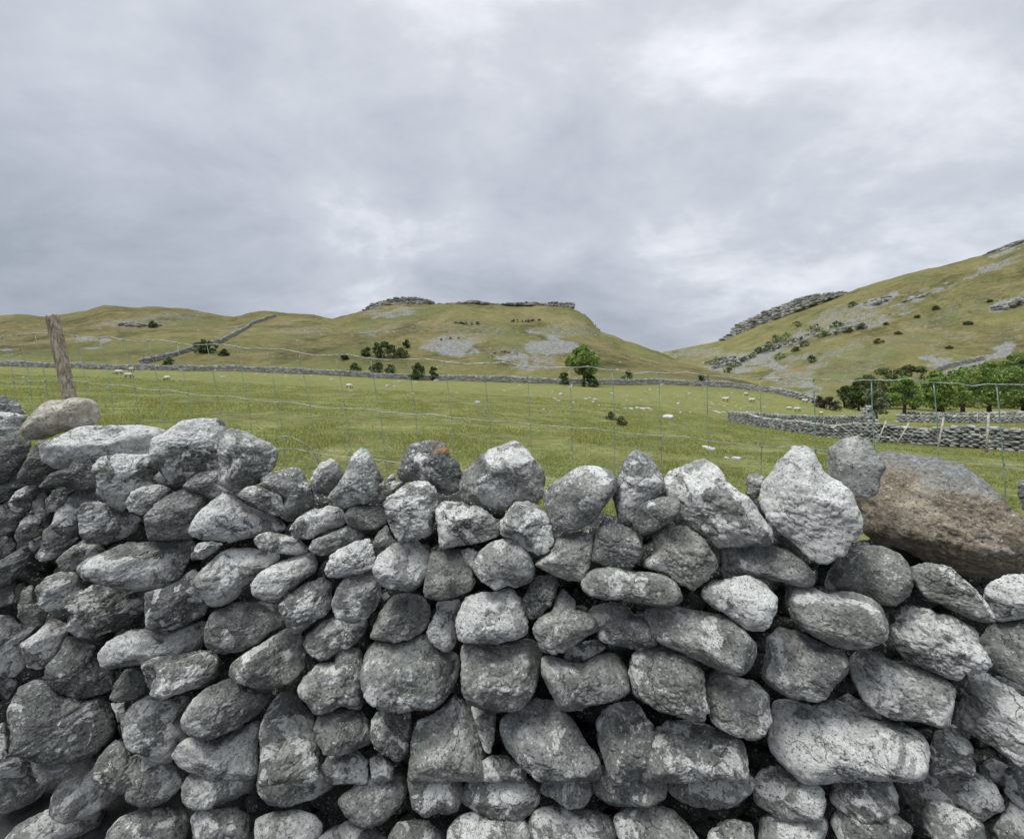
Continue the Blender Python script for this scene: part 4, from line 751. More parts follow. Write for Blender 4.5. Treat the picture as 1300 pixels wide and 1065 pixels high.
# ------------------------------------------------------------------ near dry stone wall
# outlines measured on enlarged tiles of the photograph: id, tile, how far set back (m), outline
TILES = dict(A=(0, 480), B=(0, 720), C=(220, 510), D=(220, 720), E=(440, 530), F=(440, 720), G=(660, 530), H=(660, 720), I=(860, 530), J=(860, 720), K=(1040, 530), L=(1040, 720))
TRACE = """
a1 A .35 -60,90 30,86 90,130 135,185 60,215 -60,215
a2 A .10 -60,180 60,178 150,195 110,240 100,300 40,325 -60,325
a3 A .12 88,275 130,215 210,145 250,118 330,114 380,100 460,105 510,130 522,175 500,235 420,264 330,280 220,318 130,320
a4 A .00 -60,310 60,296 120,308 165,335 150,400 100,490 20,545 -60,555
a5 A .12 150,340 300,290 430,255 520,246 700,249 860,266 890,330 850,430 700,480 480,480 300,470 190,430
a5b A .02 95,530 110,480 150,400 200,330 300,325 385,390 350,480 240,545 150,560
a6 A .00 195,572 260,500 350,460 390,410 470,400 525,560 515,580 400,578 300,562
a7 A -.03 480,465 530,410 620,385 720,385 830,395 850,480 800,560 720,640 640,695 560,650 515,600 520,540
a9 A .12 780,520 830,485 900,490 985,540 930,580 850,570
a10 A .00 648,650 690,590 750,560 830,552 890,580 850,620 790,680 730,718 670,700
a12 A -.02 415,660 500,632 560,650 690,710 730,730 700,800 640,840 560,862 440,860 412,810 410,720
a13 A .05 270,720 330,660 360,610 420,580 510,585 530,640 430,660 415,720 412,830 340,875 290,800 265,760
a14 A .03 240,635 270,580 340,565 405,580 350,630 300,695 250,690
a15 A .00 48,640 80,590 140,555 205,560 190,600 165,640 160,690 100,708 50,685
a16 A .07 165,660 190,600 240,590 245,650 272,710 250,785 200,790 180,700
a17 A .02 -60,660 20,655 70,690 112,720 100,780 20,822 -60,822
a18 A .02 78,820 100,750 160,705 205,720 232,790 210,822 140,852 88,860
a19 A .02 -60,830 40,820 82,870 45,930 -60,945
a20 A .00 175,940 220,860 225,800 270,755 320,790 412,830 330,900 260,955 200,965
a21 A .00 -60,980 30,930 140,868 180,910 135,985 60,1070 -60,1090
a22 A .00 290,950 340,900 430,848 520,868 560,900 440,955 380,1000 320,1000
a23 A -.04 385,990 450,940 560,900 660,850 760,835 900,845 1000,850 1020,880 960,965 920,1050 880,1085 720,1105 560,1085 430,1040
a25 A .04 -60,560 60,505 110,520 190,560 100,575 50,635 -60,665
a26 A .10 150,830 215,820 225,860 180,910 150,890
b1 B -.02 180,110 230,50 320,15 410,30 425,120 400,210 300,218 240,232 200,200
b2 B .00 92,200 110,110 170,80 190,180 252,240 210,305 140,302 95,260
b3 B .00 -60,40 60,25 85,90 65,195 -60,212
b4 B -.03 300,215 360,150 450,110 480,85 600,108 742,118 754,210 700,280 620,330 540,352 480,394 400,360 340,320 350,250
b5 B .03 742,130 850,108 930,70 1000,10 1060,40 1085,180 1075,245 950,312 850,337 760,322
b6 B .00 515,460 560,390 680,330 780,322 900,335 1055,272 1080,340 1062,420 900,482 780,512 680,512 600,527 530,512
b7 B .00 110,400 200,330 270,258 342,290 352,380 310,440 262,490 210,532 140,522 120,460
b8 B .03 -60,255 60,238 130,290 190,310 112,385 132,500 85,562 -60,562
b9 B .03 240,520 310,440 345,350 430,385 500,400 530,515 600,545 580,630 500,665 400,690 300,655 230,590
b10 B -.06 35,740 90,620 170,570 240,580 310,660 420,692 560,645 592,800 590,870 490,965 400,1010 200,1020 60,965 40,800
b11 B .05 -60,560 60,555 92,600 42,690 0,650 -60,650
b12 B .03 572,680 600,600 650,530 790,518 805,590 760,645 690,692 610,705
b13 B -.02 780,672 790,600 830,530 950,478 1065,440 1140,475 1132,570 1050,622 900,662 860,684
b14 B .03 635,790 680,720 780,650 900,680 1000,640 1015,700 945,780 980,880 910,930 900,1000 820,1020 680,975 640,900
b15 B .08 575,705 650,700 645,790 615,808
b16 B .00 480,1060 520,980 600,895 640,900 680,975 825,1020 835,1130 600,1180 490,1150
b17 B .00 -60,860 30,795 60,965 165,1012 140,1090 -60,1120
b18 B .03 165,1035 280,930 400,995 470,965 505,1000 480,1110 200,1130
c1 C .06 -80,360 -120,300 -110,200 -50,170 0,130 60,85 150,68 240,78 282,130 240,175 242,330 210,390 120,432 0,445
c2 C .00 225,220 240,170 290,138 350,150 420,175 460,200 520,215 545,260 530,330 480,400 420,440 360,462 300,472 240,430 238,300
c3 C .12 40,445 130,370 240,345 260,420 315,470 280,510 200,510 140,475
a11 C .02 -166,610 -90,530 0,470 90,450 180,480 205,560 125,650 105,717 0,720 -130,712
c4 C -.03 85,655 120,590 180,530 250,480 280,463 350,510 430,560 520,600 587,650 560,677 460,682 380,712 300,732 130,712 88,690
c5 C .02 330,488 380,445 440,438 510,460 560,490 577,560 550,597 490,582 430,540 380,510
c6 C .10 450,410 520,370 580,350 650,326 680,370 710,430 732,530 690,585 610,635 555,600 575,520 540,470
c7 C .16 712,430 725,370 770,315 820,296 860,320 892,375 850,435 800,495 740,480
c8 C .03 795,505 850,440 890,380 920,290 970,232 1022,245 1042,310 1062,380 1065,530 960,532 890,557 820,530
c9 C .02 602,670 640,610 700,570 810,530 860,550 892,600 880,645 790,672 720,712 660,720 620,700
c10 C .06 885,590 920,540 990,528 1070,540 1115,575 1110,635 1050,662 970,667 900,635
c11 C .00 413,720 440,690 500,675 580,690 650,710 690,745 703,780 640,795 540,787 450,767
c12 C .02 700,760 720,715 800,690 860,660 920,638 970,658 992,700 920,732 850,772 780,797 720,792
a24 C .05 85,795 130,735 210,718 264,745 220,780 160,817 98,822
c18 C .10 -20,725 100,720 115,770 65,855 25,935 -20,925
c13 C -.02 785,880 820,800 860,755 950,725 1030,708 1054,790 1042,862 960,897 870,907 810,912
c14 C -.03 95,945 150,870 230,790 300,758 400,763 500,773 552,798 530,845 450,895 380,955 330,1022 250,1062 190,1064 140,1010
c15 C -.02 407,950 450,890 540,830 640,798 720,788 757,840 752,882 680,932 600,985 545,1042 480,1032 420,1002
c16 D .00 550,200 600,140 700,70 780,38 832,80 822,200 792,250 722,292 660,352 620,347 580,280
c17 D -.02 820,190 850,110 900,48 980,28 1060,38 1082,100 1087,150 1062,222 1000,282 930,294 850,272
d1 D .00 147,380 155,320 195,240 300,190 420,168 500,178 552,200 582,290 500,342 420,402 340,442 220,447 165,417
b19 D .02 -170,500 -100,470 60,445 200,432 240,470 232,570 150,622 0,662 -110,640
d2 D -.01 286,560 300,500 400,430 500,360 590,313 660,350 692,400 692,520 620,592 540,622 450,637 380,612 310,592
d3 D .04 680,400 700,340 770,280 830,258 900,290 1002,288 992,340 920,412 850,462 760,490 710,462
d4 D -.01 645,640 670,570 740,510 850,480 950,428 982,450 977,580 982,740 880,722 800,762 740,767 700,712 660,682
d6 D -.02 32,800 70,720 150,640 250,588 290,578 400,620 532,640 500,702 420,782 320,842 200,897 100,882 45,852
d7 D .01 -10,975 50,900 150,878 230,888 330,838 455,785 445,900 430,1100 200,1120 40,1040
d8 D .05 435,960 450,850 500,740 550,668 610,638 680,718 735,780 742,900 762,1000 720,1130 440,1130
d9 D -.06 490,1060 530,970 590,888 650,866 710,900 752,1000 750,1110 500,1130
d10 D -.01 731,835 760,770 850,738 900,740 1000,740 1026,800 1027,912 960,942 860,982 790,972 750,902
d11 D .04 765,1050 800,985 950,945 1012,1000 1010,1120 780,1130
d12 F .02 -80,700 -88,560 -60,450 0,398 70,420 87,500 78,732 0,732
d13 F .07 -100,345 -50,260 0,288 107,278 92,342 50,392 0,427 -60,405
d15 F .02 127,800 150,760 210,743 330,758 337,850 322,962 270,1035 220,1002 150,942 128,882
d16 F .07 115,985 180,955 245,1040 235,1110 130,1110
e1 E .12 142,350 200,330 300,328 312,345 262,372 222,432 160,452
e1b E .16 208,330 222,295 250,290 270,330 240,345
e1c E .16 100,330 112,190 150,235 190,318 150,410
e2 E .08 257,280 280,220 300,170 350,135 430,124 500,133 540,180 582,240 592,300 582,372 520,402 450,372 380,332 300,332 265,312
e3 E -.03 193,450 230,408 300,358 360,326 430,328 462,380 474,450 457,560 442,612 340,642 270,657 240,620 210,560
e4 E .00 463,480 490,438 560,436 670,443 732,490 792,560 787,612 700,647 600,667 490,687 480,620 470,550
e5 E .06 578,370 600,300 660,240 740,168 840,128 870,112 920,150 972,210 1012,270 1032,330 1017,400 980,452 880,445 830,490 750,482 680,452 600,432
e6 E .00 793,550 840,480 880,433 950,433 1012,470 1062,540 1077,640 1042,702 1000,714 920,672 860,632 800,612
e7 E .06 138,650 165,588 210,563 242,630 272,657 210,682 160,702
e8 E .05 -40,590 20,558 60,573 92,620 60,647 -30,650
e13 E .08 55,655 100,622 147,640 150,680 90,670
e9 E -.02 133,780 170,710 240,653 330,648 400,668 435,720 422,800 390,872 330,907 220,902 150,842
e10 E -.01 400,890 420,800 440,700 500,688 600,678 655,780 667,850 640,902 560,937 470,950 408,942
e11 E .04 600,690 650,670 688,700 682,785 655,790 605,745
e12 E -.02 660,780 680,700 740,648 830,630 900,648 952,710 974,790 962,850 880,887 840,872 770,907 690,862 665,812
e15 F .03 103,380 125,300 170,230 240,148 300,133 390,148 432,210 432,272 400,332 330,372 250,390 140,392
e16 F .06 413,340 440,270 472,220 455,180 592,168 587,240 577,340 560,422 510,442 460,412
e17 F -.03 563,290 590,210 620,148 700,118 790,123 860,106 912,180 932,260 942,345 880,372 780,397 690,392 590,382 570,332
e18 F .08 178,145 215,122 222,150 195,178
f1 F -.02 77,560 90,460 140,388 280,383 410,358 470,420 582,453 587,520 562,612 500,702 440,750 330,752 230,752 130,722 84,692
f2 F -.02 602,560 599,400 700,398 840,378 960,376 1002,410 1022,470 992,582 952,682 900,742 800,757 700,737 630,712 604,662
f3 F .02 325,1110 335,900 370,780 440,750 560,645 640,720 682,800 717,962 715,1120
f4 F .05 645,722 777,745 777,850 750,972 720,965 680,850
f5 H .00 -102,790 0,718 80,678 180,698 240,758 332,870 402,970 442,1040 420,1110 100,1120 0,1030 -80,932 -107,850
f6 F .05 700,1000 800,962 870,1000 940,1030 930,1110 700,1110
g1 G .00 124,390 170,320 240,268 310,250 390,260 460,288 492,320 492,370 432,480 390,542 320,582 240,582 170,542 133,470
g2 G .05 484,400 500,310 530,230 560,190 600,154 650,178 702,240 742,310 754,380 690,430 620,500 590,562 520,542 500,470
g3 G -.01 587,540 610,480 660,430 740,403 810,406 837,450 822,510 750,562 690,602 630,612 600,582
g4 I .00 -108,400 -100,310 -50,258 60,233 140,218 190,238 240,288 310,368 380,428 450,540 492,600 470,655 210,670 60,595 0,562 -60,500
g5 G .00 370,690 385,610 410,560 430,528 500,548 580,578 637,620 637,700 592,782 460,772 368,747
g6 G .00 67,770 120,720 180,620 310,588 370,608 384,650 362,742 330,842 260,847 140,802
g7 G -.01 601,775 690,680 690,610 720,575 770,546 850,558 910,600 960,640 1012,720 1027,770 980,850 900,908 820,860 760,802 640,792
g7b G .08 925,650 970,630 1010,655 1035,720 1030,790 960,760
g8 G -.03 326,870 360,808 430,778 520,770 640,793 760,828 820,878 842,940 790,977 700,980 560,950 430,942 345,912
g9 G .07 350,800 370,755 440,762 432,790
h1 H .03 8,180 50,100 80,58 160,36 194,60 187,140 150,212 90,272 50,277 18,230
h2 H -.01 70,330 100,270 160,230 185,140 225,93 292,160 292,225 370,248 407,290 402,325 320,372 230,442 170,460 110,432
h3 H .03 350,230 400,190 480,178 570,208 587,240 660,250 735,320 702,402 600,422 480,412 410,382 390,310
h4 H -.01 108,540 120,470 150,456 240,490 330,498 420,450 490,428 540,480 572,560 572,650 500,692 380,717 320,747 210,742 150,652
h4b H .09 225,475 260,400 400,375 455,420 370,485 280,500
h5 H -.03 577,560 590,480 640,428 740,403 850,428 930,490 972,560 977,740 950,792 880,792 760,767 670,722 600,662
h6 J -.03 -182,270 -172,220 -80,188 50,198 160,233 260,258 350,330 417,400 422,460 380,532 320,562 230,542 100,482 -10,432 -120,382 -162,330
h7 H .03 398,800 450,740 520,688 590,686 640,740 692,830 717,930 722,1100 480,1120 440,1000 410,900
h8 J .00 -187,900 -150,830 -60,798 100,798 210,850 332,900 362,1000 377,1110 -185,1120
h9 J .00 147,600 160,558 200,538 300,568 390,588 472,660 472,720 489,800 452,872 390,897 310,887 220,842 175,792 155,702
h10 H .10 285,200 330,195 355,215 350,245 290,232
i1 I .10 358,330 370,295 410,281 450,300 462,330 432,390 400,432 365,402
i2 I -.05 431,400 440,340 500,280 560,208 610,153 660,138 705,158 722,220 780,298 860,348 912,420 947,540 942,602 902,652 880,722 790,784 700,762 620,672 540,592 480,522 440,470
i3 I .05 774,240 790,163 850,118 930,96 990,118 1032,190 1067,230 1082,262 1060,312 1037,402 990,414 910,416 850,350 780,290
i4 I .01 214,680 270,638 350,630 450,648 580,688 670,758 717,820 717,872 650,882 520,852 420,832 320,822 240,802
i4b I .12 462,550 520,560 600,640 655,730 560,690 480,662
i5 K .01 24,880 50,800 110,718 200,668 330,663 420,698 467,770 482,860 462,922 400,972 320,970 200,922 100,910 40,902
i6 J -.04 129,130 180,68 270,43 370,43 450,88 512,160 522,230 502,312 460,342 370,322 290,272 200,212 145,172
i7 J -.03 556,180 570,93 650,88 770,128 900,128 1000,158 1065,208 1102,290 1092,370 1000,412 890,427 800,402 690,352 620,292 573,230
i8 J .00 432,580 450,480 463,370 530,313 620,328 740,388 860,438 892,500 882,580 800,672 720,702 600,682 500,632
i9 L -.01 -262,940 -252,830 -245,690 -170,678 -40,718 80,688 160,718 250,778 380,798 480,828 560,878 579,930 560,1100 -80,1130 -200,1010
i10 L .09 80,695 150,655 260,720 335,790 240,785 160,745
l1 K .12 200,430 240,300 330,193 420,193 620,218 760,268 880,348 980,438 1065,520 1130,620 1110,750 1065,792 900,817 700,792 500,742 400,682 290,662 210,562
l2 K -.02 476,775 560,760 690,778 760,838 840,928 902,1020 914,1062 850,1067 740,1022 640,972 560,952 510,902 488,840
l3 K .02 855,930 880,868 960,818 1065,806 1150,815 1150,1020 1050,1050 920,1060
l4 K .10 1030,350 1065,300 1130,285 1180,350 1160,500 1065,482 1040,422
l5 L -.03 360,300 370,238 430,188 490,178 580,208 720,268 800,328 832,400 887,490 872,532 800,562 700,577 610,542 500,502 420,452 385,382
l6 L -.01 150,470 190,428 270,438 420,498 560,538 650,578 707,630 692,740 682,832 640,842 540,807 400,802 300,752 230,692 160,562
l7 L .02 828,380 880,308 960,273 1065,266 1150,290 1150,580 1065,617 960,562 880,502 838,440
l8 L -.01 715,790 750,620 780,560 850,538 930,588 1065,668 1150,720 1150,1080 1050,1040 940,962 830,882 740,832
l9 L .04 575,1090 570,940 600,858 680,828 760,868 802,940 822,1100
l10 L .10 830,1030 900,985 1000,1030 1150,1085 1130,1140 820,1130
l11 L .10 905,560 1000,580 1150,650 1150,700 1060,660 960,620
"""
RNG = np.random.RandomState(11)
WA = 1.468                        # the wall's face: leans back a little, nearer at the right
def wall_depth(x, y):
    u, v = (x-CX)/FPX, (CY-y)/FPX
    return WA/(1+0.2*u-0.12*v)
def parse(line):
    q = line.split(); tx, ty = TILES[q[1]]
    P = np.array([[float(a) for a in p.split(',')] for p in q[3:]])/4.096 + (tx, ty)
    return q[0], float(q[2]), P
def stone(name, P, rec, seed, mat, parent, rough=0.5, boxy=2.7, facets=9, sharp=13, thick=1.0, sub=5, tone=0.5, lich=0.5, warm=0.1, orange=0.0, raw=False):
    R = np.random.RandomState(seed)
    # outline in photograph pixels -> metres on a plane facing the stone, at the wall's own distance
    A = np.array(P); Bq = np.roll(A, -1, 0); cr_ = A[:, 0]*Bq[:, 1]-Bq[:, 0]*A[:, 1]; ar = cr_.sum()/2
    c = ((A+Bq)*cr_[:, None]).sum(0)/(6*ar)
    d0 = ray(*c); D = wall_depth(*c) + rec
    ln = np.linalg.norm(d0); n = -d0/ln                                   # toward the viewer of the wall's face
    ex = np.cross((0, 0, 1), n); ex /= np.linalg.norm(ex); ez = np.cross(n, ex)
    def proj(D):
        C0 = d0*D; rays = np.stack([(A[:, 0]-CX)/FPX, np.ones(len(A)), (CY-A[:, 1])/FPX], 1)
        t = (C0@n)/(rays@n); W = rays*t[:, None]-C0
        return C0, np.stack([W@ex, W@ez], 1)
    C0, Q = proj(D); size = math.sqrt(abs(np.sum(Q[:, 0]*np.roll(Q[:, 1], -1)-np.roll(Q[:, 0], -1)*Q[:, 1])/2))
    hf = 0.46*size*thick*R.uniform(0.9, 1.1); hb = 0.75*size
    C0, Q = proj(D+hf*0.62)
    # dense outline -> radius by angle, with softly rounded corners
    seg = np.concatenate([Q, Q[:1]]); T = np.concatenate([[0], np.cumsum(np.linalg.norm(np.diff(seg, axis=0), axis=1))])
    tt = np.linspace(0, T[-1], 1440, endpoint=False); X = np.interp(tt, T, seg[:, 0]); Y = np.interp(tt, T, seg[:, 1])
    th = np.arctan2(Y, X) % (2*math.pi); rr = np.hypot(X, Y); NB = 256
    bins = np.zeros(NB); ib = (th/(2*math.pi)*NB).astype(int) % NB
    np.maximum.at(bins, ib, rr); bad = bins == 0
    if bad.any(): bins[bad] = np.interp(np.where(bad)[0], np.where(~bad)[0], bins[~bad], period=NB)
    kx = np.exp(-0.5*(np.arange(-12, 13)/2.3)**2); kx /= kx.sum()
    bins = np.convolve(np.concatenate([bins[-12:], bins, bins[:12]]), kx, 'valid')
    V, F = ICO[sub]; V = V.copy()
    dx, dy, dz = V[:, 0], V[:, 1], V[:, 2]; rho = np.sqrt(dx*dx+dy*dy)+1e-9
    ang = (np.arctan2(dy, dx) % (2*math.pi))/(2*math.pi)*NB - 0.5
    Rt = np.interp(ang, np.arange(NB), bins, period=NB)
    f = (rho**boxy + np.abs(dz)**boxy)**(1/boxy)
    q = sharp; acc = f**q
    planes = [((R.uniform(-.25, .25), R.uniform(.45, .75), R.uniform(.55, .8)), R.uniform(.64, .80)),
              ((R.uniform(-.35, .35), R.uniform(-.45, .15), 1.0), R.uniform(.60, .76)),
              ((R.uniform(-.3, .3), -R.uniform(.5, .8), R.uniform(.55, .8)), R.uniform(.76, .9))]
    for i in range(facets):
        a = R.uniform(0, 2*math.pi); z = R.uniform(0.15, 0.9); s = math.sqrt(1-z*z)
        planes.append(((s*math.cos(a), s*math.sin(a), z), R.uniform(.78, .95) if z > .45 else R.uniform(.93, 1.0)))
    for i in range(5):
        a = R.uniform(0, 2*math.pi); z = -R.uniform(0.2, 0.9); s = math.sqrt(1-z*z)
        planes.append(((s*math.cos(a), s*math.sin(a), z), R.uniform(.8, .95)))
    for nn, h in planes:
        nn = np.array(nn)/np.linalg.norm(nn)
        acc = acc + (np.maximum(V@nn, 0)/h)**q
    s = acc**(-1/q)
    s = s/np.mean(s[np.abs(dz) < .08])*0.992
    hh = np.where(dz > 0, hf, hb)
    Lx = s*dx*Rt; Ly = s*dy*Rt; Lz = s*dz*hh
    Pm = Lx[:, None]*ex + Ly[:, None]*ez + Lz[:, None]*n
    off = R.uniform(-50, 50, 3)
    rad = Pm/np.linalg.norm(Pm, axis=1)[:, None]
    sil = 1-0.75*np.clip(1-np.abs(dz)*3, 0, 1)                             # keep the outline, roughen the face
    big = fbm(Pm/size*3.2+off, 2, seed)*0.036*size*(0.5+rough)
    mid = fbm(Pm*34+off, 3, seed+7, 0.6)*0.0058*(0.35+rough)
    rid = 1-np.abs(fbm(Pm*np.array((1, 1, 1.6))*17+off*2, 3, seed+13, 0.6))*2.4
    rid = -np.clip(rid-0.62, 0, 1)*0.016*rough
    strat = vnoise(Pm*np.array((6, 6, 42.))+off, seed+3)*0.0022*rough
    pit = -np.clip(vnoise(Pm*75+off, seed+21)-0.35, 0, 1)*0.009*rough
    fine = fbm(Pm*120+off, 2, seed+30)*0.0026*(0.3+rough)
    Pm = Pm + rad*((big*sil) + mid*sil + rid + strat + pit + fine)[:, None]
    loc = C0 + (0, 0, CAMZ)
    if raw: return Pm+loc, F
    o = mesh_obj(name, Pm, F, mat, parent, tuple(loc))
    o.color = (tone, lich, warm, orange)
    return o

COPE = {   # stones that simply lie on top of the wall: id -> label and look
 'a1': ('pale grey stone half hidden at the far left end of the wall top', dict(tone=.6, lich=.8)),
 'a2': ('dark stone with a flat white top, beneath and left of the tan stone', dict(tone=.4, lich=.8)),
 'a3': ('smooth pale tan stone lying on the wall in front of the wooden post', dict(rough=.25, tone=.66, lich=.2, boxy=3.4, sharp=16)),
 'a5': ('long low slab with a whitened top lying right of the tan stone', dict(tone=.5, lich=.95, boxy=3.2)),
 'c1': ('craggy dark stone with crusty white lichen on top, right of the long whitened slab', dict(tone=.36, lich=.75, rough=1.0)),
 'c2': ('blunt grey boulder leaning against the craggy dark stone', dict(tone=.55, lich=.55)),
 'c6': ('flat grey stone with one round hole in it, on top of the wall', dict(tone=.5, lich=.4)),
 'c7': ('small rounded stone with a dark blue-grey face beside the bent loose wire', dict(tone=.45, lich=.6)),
 'c8': ('narrow upright wedge of pale stone right of the small rounded stone', dict(tone=.6, lich=.4, sharp=20)),
 'e1c': ('narrow yellowish stone tucked behind the upright wedge', dict(tone=.5, lich=.5, warm=.6)),
 'e1': ('small lichen-spotted block wedged below the stone with the orange-topped crown', dict(tone=.4, lich=.7, warm=.7)),
 'e2': ('dark rounded stone with a spot of orange lichen on its crown', dict(tone=.34, lich=.45, warm=.1, orange=1.0, rough=.9)),
 'e5': ('large peaked stone blotched with round white lichen, at the middle of the wall top', dict(tone=.5, lich=.62)),
 'g1': ('smooth round boulder with a pale domed top and shaded underside', dict(tone=.6, lich=.5, rough=.2, boxy=2.2, facets=3, sharp=8)),
 'g2': ('tall pointed stone with a sharp ridge down its face, right of the smooth round boulder', dict(tone=.55, lich=.6, sharp=18)),
 'g3': ('small smooth oval dark stone leaning against the tall pointed stone', dict(tone=.42, lich=.15, rough=.2, boxy=2.2, facets=3)),
 'g4': ('big sloping grey boulder with a pale crown and a dark undercut base', dict(tone=.5, lich=.7)),
 'i1': ('tiny round stone between the big sloping boulder and the pitted pale one', dict(tone=.5, lich=.4, rough=.4)),
 'i2': ('largest upright pale stone, pitted and white with lichen', dict(tone=.66, lich=.98, rough=.75)),
 'i3': ('flat smooth plain grey slab propped against the brown boulder', dict(tone=.78, lich=.0, rough=.12, boxy=4.0, facets=3, thick=.6)),
 'l1': ('huge brown sandstone boulder with a grey lichened top, at the right end', dict(tone=.5, lich=.3, rough=1.0, boxy=2.6, facets=9, sharp=13)),
 'l4': ('sliver of a grey stone at the right edge beyond the brown boulder', dict(tone=.55, lich=.5)),
}
LOOK = {'e17': dict(tone=.62, lich=.85), 'i6': dict(tone=.72, lich=.85, rough=.35), 'a10': dict(tone=.7, lich=.8), 'c14': dict(tone=.5, lich=.75), 'e4': dict(tone=.42, lich=.7, orange=1.0, rough=.9),
 'e3': dict(tone=.5, lich=.6, rough=.9), 'c13': dict(tone=.62, lich=.7), 'e11': dict(tone=.7, lich=.9), 'f2': dict(tone=.5, lich=.3, sharp=22, boxy=4.2), 'f1': dict(tone=.55, lich=.5, boxy=3.5), 'e10': dict(tone=.5, lich=.3, sharp=22),
 'g5': dict(tone=.42, lich=.3, sharp=18, boxy=3.6), 'h6': dict(tone=.6, lich=.45, rough=.35), 'i7': dict(tone=.66, lich=.5, rough=.4), 'i9': dict(tone=.55, lich=.85), 'l5': dict(tone=.5, lich=.6, rough=1.0), 'l7': dict(tone=.5, lich=.1, rough=.3),
 'i5': dict(tone=.55, lich=.4, rough=.3), 'l2': dict(tone=.62, lich=.4), 'c10': dict(tone=.4, lich=.05, rough=.3), 'e7': dict(tone=.36, lich=.05), 'h1': dict(tone=.4, lich=.15), 'e12': dict(tone=.55, lich=.55, rough=.4), 'e9': dict(tone=.5, lich=.75),
 'g7': dict(tone=.6, lich=.45, warm=.5, rough=.9), 'g8': dict(tone=.55, lich=.35, warm=.3), 'i4': dict(tone=.55, lich=.2, rough=.35), 'h2': dict(tone=.62, lich=.25), 'a7': dict(tone=.4, lich=.6), 'a4': dict(tone=.3, lich=.1), 'a6': dict(tone=.32, lich=.1), 'a5b': dict(tone=.3, lich=.35),
 'b4': dict(tone=.3, lich=.55, rough=1.0), 'b10': dict(tone=.38, lich=.45, rough=.9), 'e1b': dict(tone=.5), 'i4b': dict(tone=.3, warm=1.0, lich=0.), 'l3': dict(tone=.6, lich=.7, sharp=20), 'h5': dict(tone=.5, lich=.5, rough=.9), 'f3': dict(tone=.55, lich=.5, warm=.3, rough=.9),
 'd4': dict(tone=.5, lich=.5), 'l8': dict(tone=.55, lich=.7, rough=.9), 'b1': dict(tone=.6, lich=.8), 'a23': dict(tone=.5, lich=.55, sharp=20), 'b15': dict(tone=.6), 'i8': dict(tone=.55, lich=.45), 'l6': dict(tone=.55, lich=.5, rough=.4), 'h7': dict(tone=.5, lich=.5), 'g6': dict(tone=.6, lich=.4)}
stones = [parse(l) for l in TRACE.strip().splitlines()]
def parea(P): Bq = np.roll(P, -1, 0); return abs((P[:, 0]*Bq[:, 1]-Bq[:, 0]*P[:, 1]).sum()/2)
# the lowest courses, below the photograph's picture area, down to the ground
rl = np.random.RandomState(5)
def blob(cx, cy, a, b, tilt, n=11):
    t = np.linspace(0, 2*math.pi, n, endpoint=False)+rl.uniform(0, 1); r = rl.uniform(.86, 1.1, n)
    ct, st = np.cos(t), np.sin(t); k = (np.abs(ct)**2.8+np.abs(st)**2.8)**(-1/2.8)
    x, y = a*k*ct*r, b*k*st*r; c_, s_ = math.cos(tilt), math.sin(tilt)
    return np.stack([cx+x*c_-y*s_, cy+x*s_+y*c_], 1)
low = []
for row, yy in enumerate((1004, 1062, 1118, 1176)):
    x = -30+row*23
    while x < 1360:
        wd = rl.uniform(62, 118)*(1+0.25*abs(x-650)/650)
        low.append(('low', 0.02+rl.uniform(-.03, .03)+(.02 if row == 0 else 0), blob(x+wd/2, yy+rl.uniform(-15, 12), wd*.5, rl.uniform(27, 38), (x-650)/650*.45+rl.uniform(-.3, .3))))
        x += wd*0.97
wall = empty('dry_stone_wall', (0, 1.6, 0))
tag(wall, 'rough dry stone wall of grey lichened limestone running across the whole foreground', 'stone wall')
def part_parent(o):
    o.parent = wall; o.location = Vector(o.location)-wall.location
body = [s for s in stones if s[0] not in COPE]
order = sorted([(parea(np.clip(s[2], (0, 0), (1300, 985))), i) for i, s in enumerate(body)], reverse=True)
big_ids = {i for _, i in order[:98]}
smallV, smallF, nv = [], [], 0
def add_small(VF):
    global nv
    smallV.append(VF[0]-np.array(wall.location)); smallF.append(VF[1]+nv); nv += len(VF[0])
for i, (sid, rec, P) in enumerate(stones):
    R = np.random.RandomState(900+i)
    kw = dict(tone=R.uniform(.38, .62), lich=R.uniform(.25, .8), warm=R.uniform(0, .3), rough=R.uniform(.4, .9), boxy=R.uniform(2.4, 4.2), sharp=R.uniform(9, 32), facets=R.randint(4, 12))
    cx = P[:, 0].mean()
    if cx < 250: kw['tone'] *= .8  # left-end stones toned down to paint the shade at that end
    kw.update(LOOK.get(sid, {}))
    if sid in COPE:
        kw.update(COPE[sid][1])
        o = stone('cope_stone' if sid != 'l1' else 'boulder', P, rec, 900+i, M_TAN if sid == 'a3' else (M_BROWN if sid == 'l1' else M_STONE), None, **kw)
        tag(o, COPE[sid][0], 'boulder' if sid == 'l1' else 'stone', 'loose stones lying along the top of the wall')
for i, (sid, rec, P) in enumerate(body):
    R = np.random.RandomState(300+i)
    kw = dict(tone=R.uniform(.38, .62), lich=R.uniform(.25, .8), warm=R.uniform(0, .3), rough=R.uniform(.4, .9), boxy=R.uniform(2.4, 4.2), sharp=R.uniform(9, 32), facets=R.randint(4, 12))
    if P[:, 0].mean() < 250: kw['tone'] *= .8  # same painted shade for the left end of the wall body
    kw.update(LOOK.get(sid, {}))
    if i in big_ids:
        part_parent(stone('wall_stone', P, rec, 300+i, M_STONE, None, **kw))
    else:
        add_small(stone('s', P, rec, 300+i, M_STONE, None, raw=True, **{**kw, 'sub': 4}))
for j, (sid, rec, P) in enumerate(low):
    R = np.random.RandomState(700+j)
    add_small(stone('s', P, rec, 700+j, M_STONE, None, raw=True, sub=4, rough=R.uniform(.4, .9), boxy=R.uniform(2.6, 3.6), facets=8))
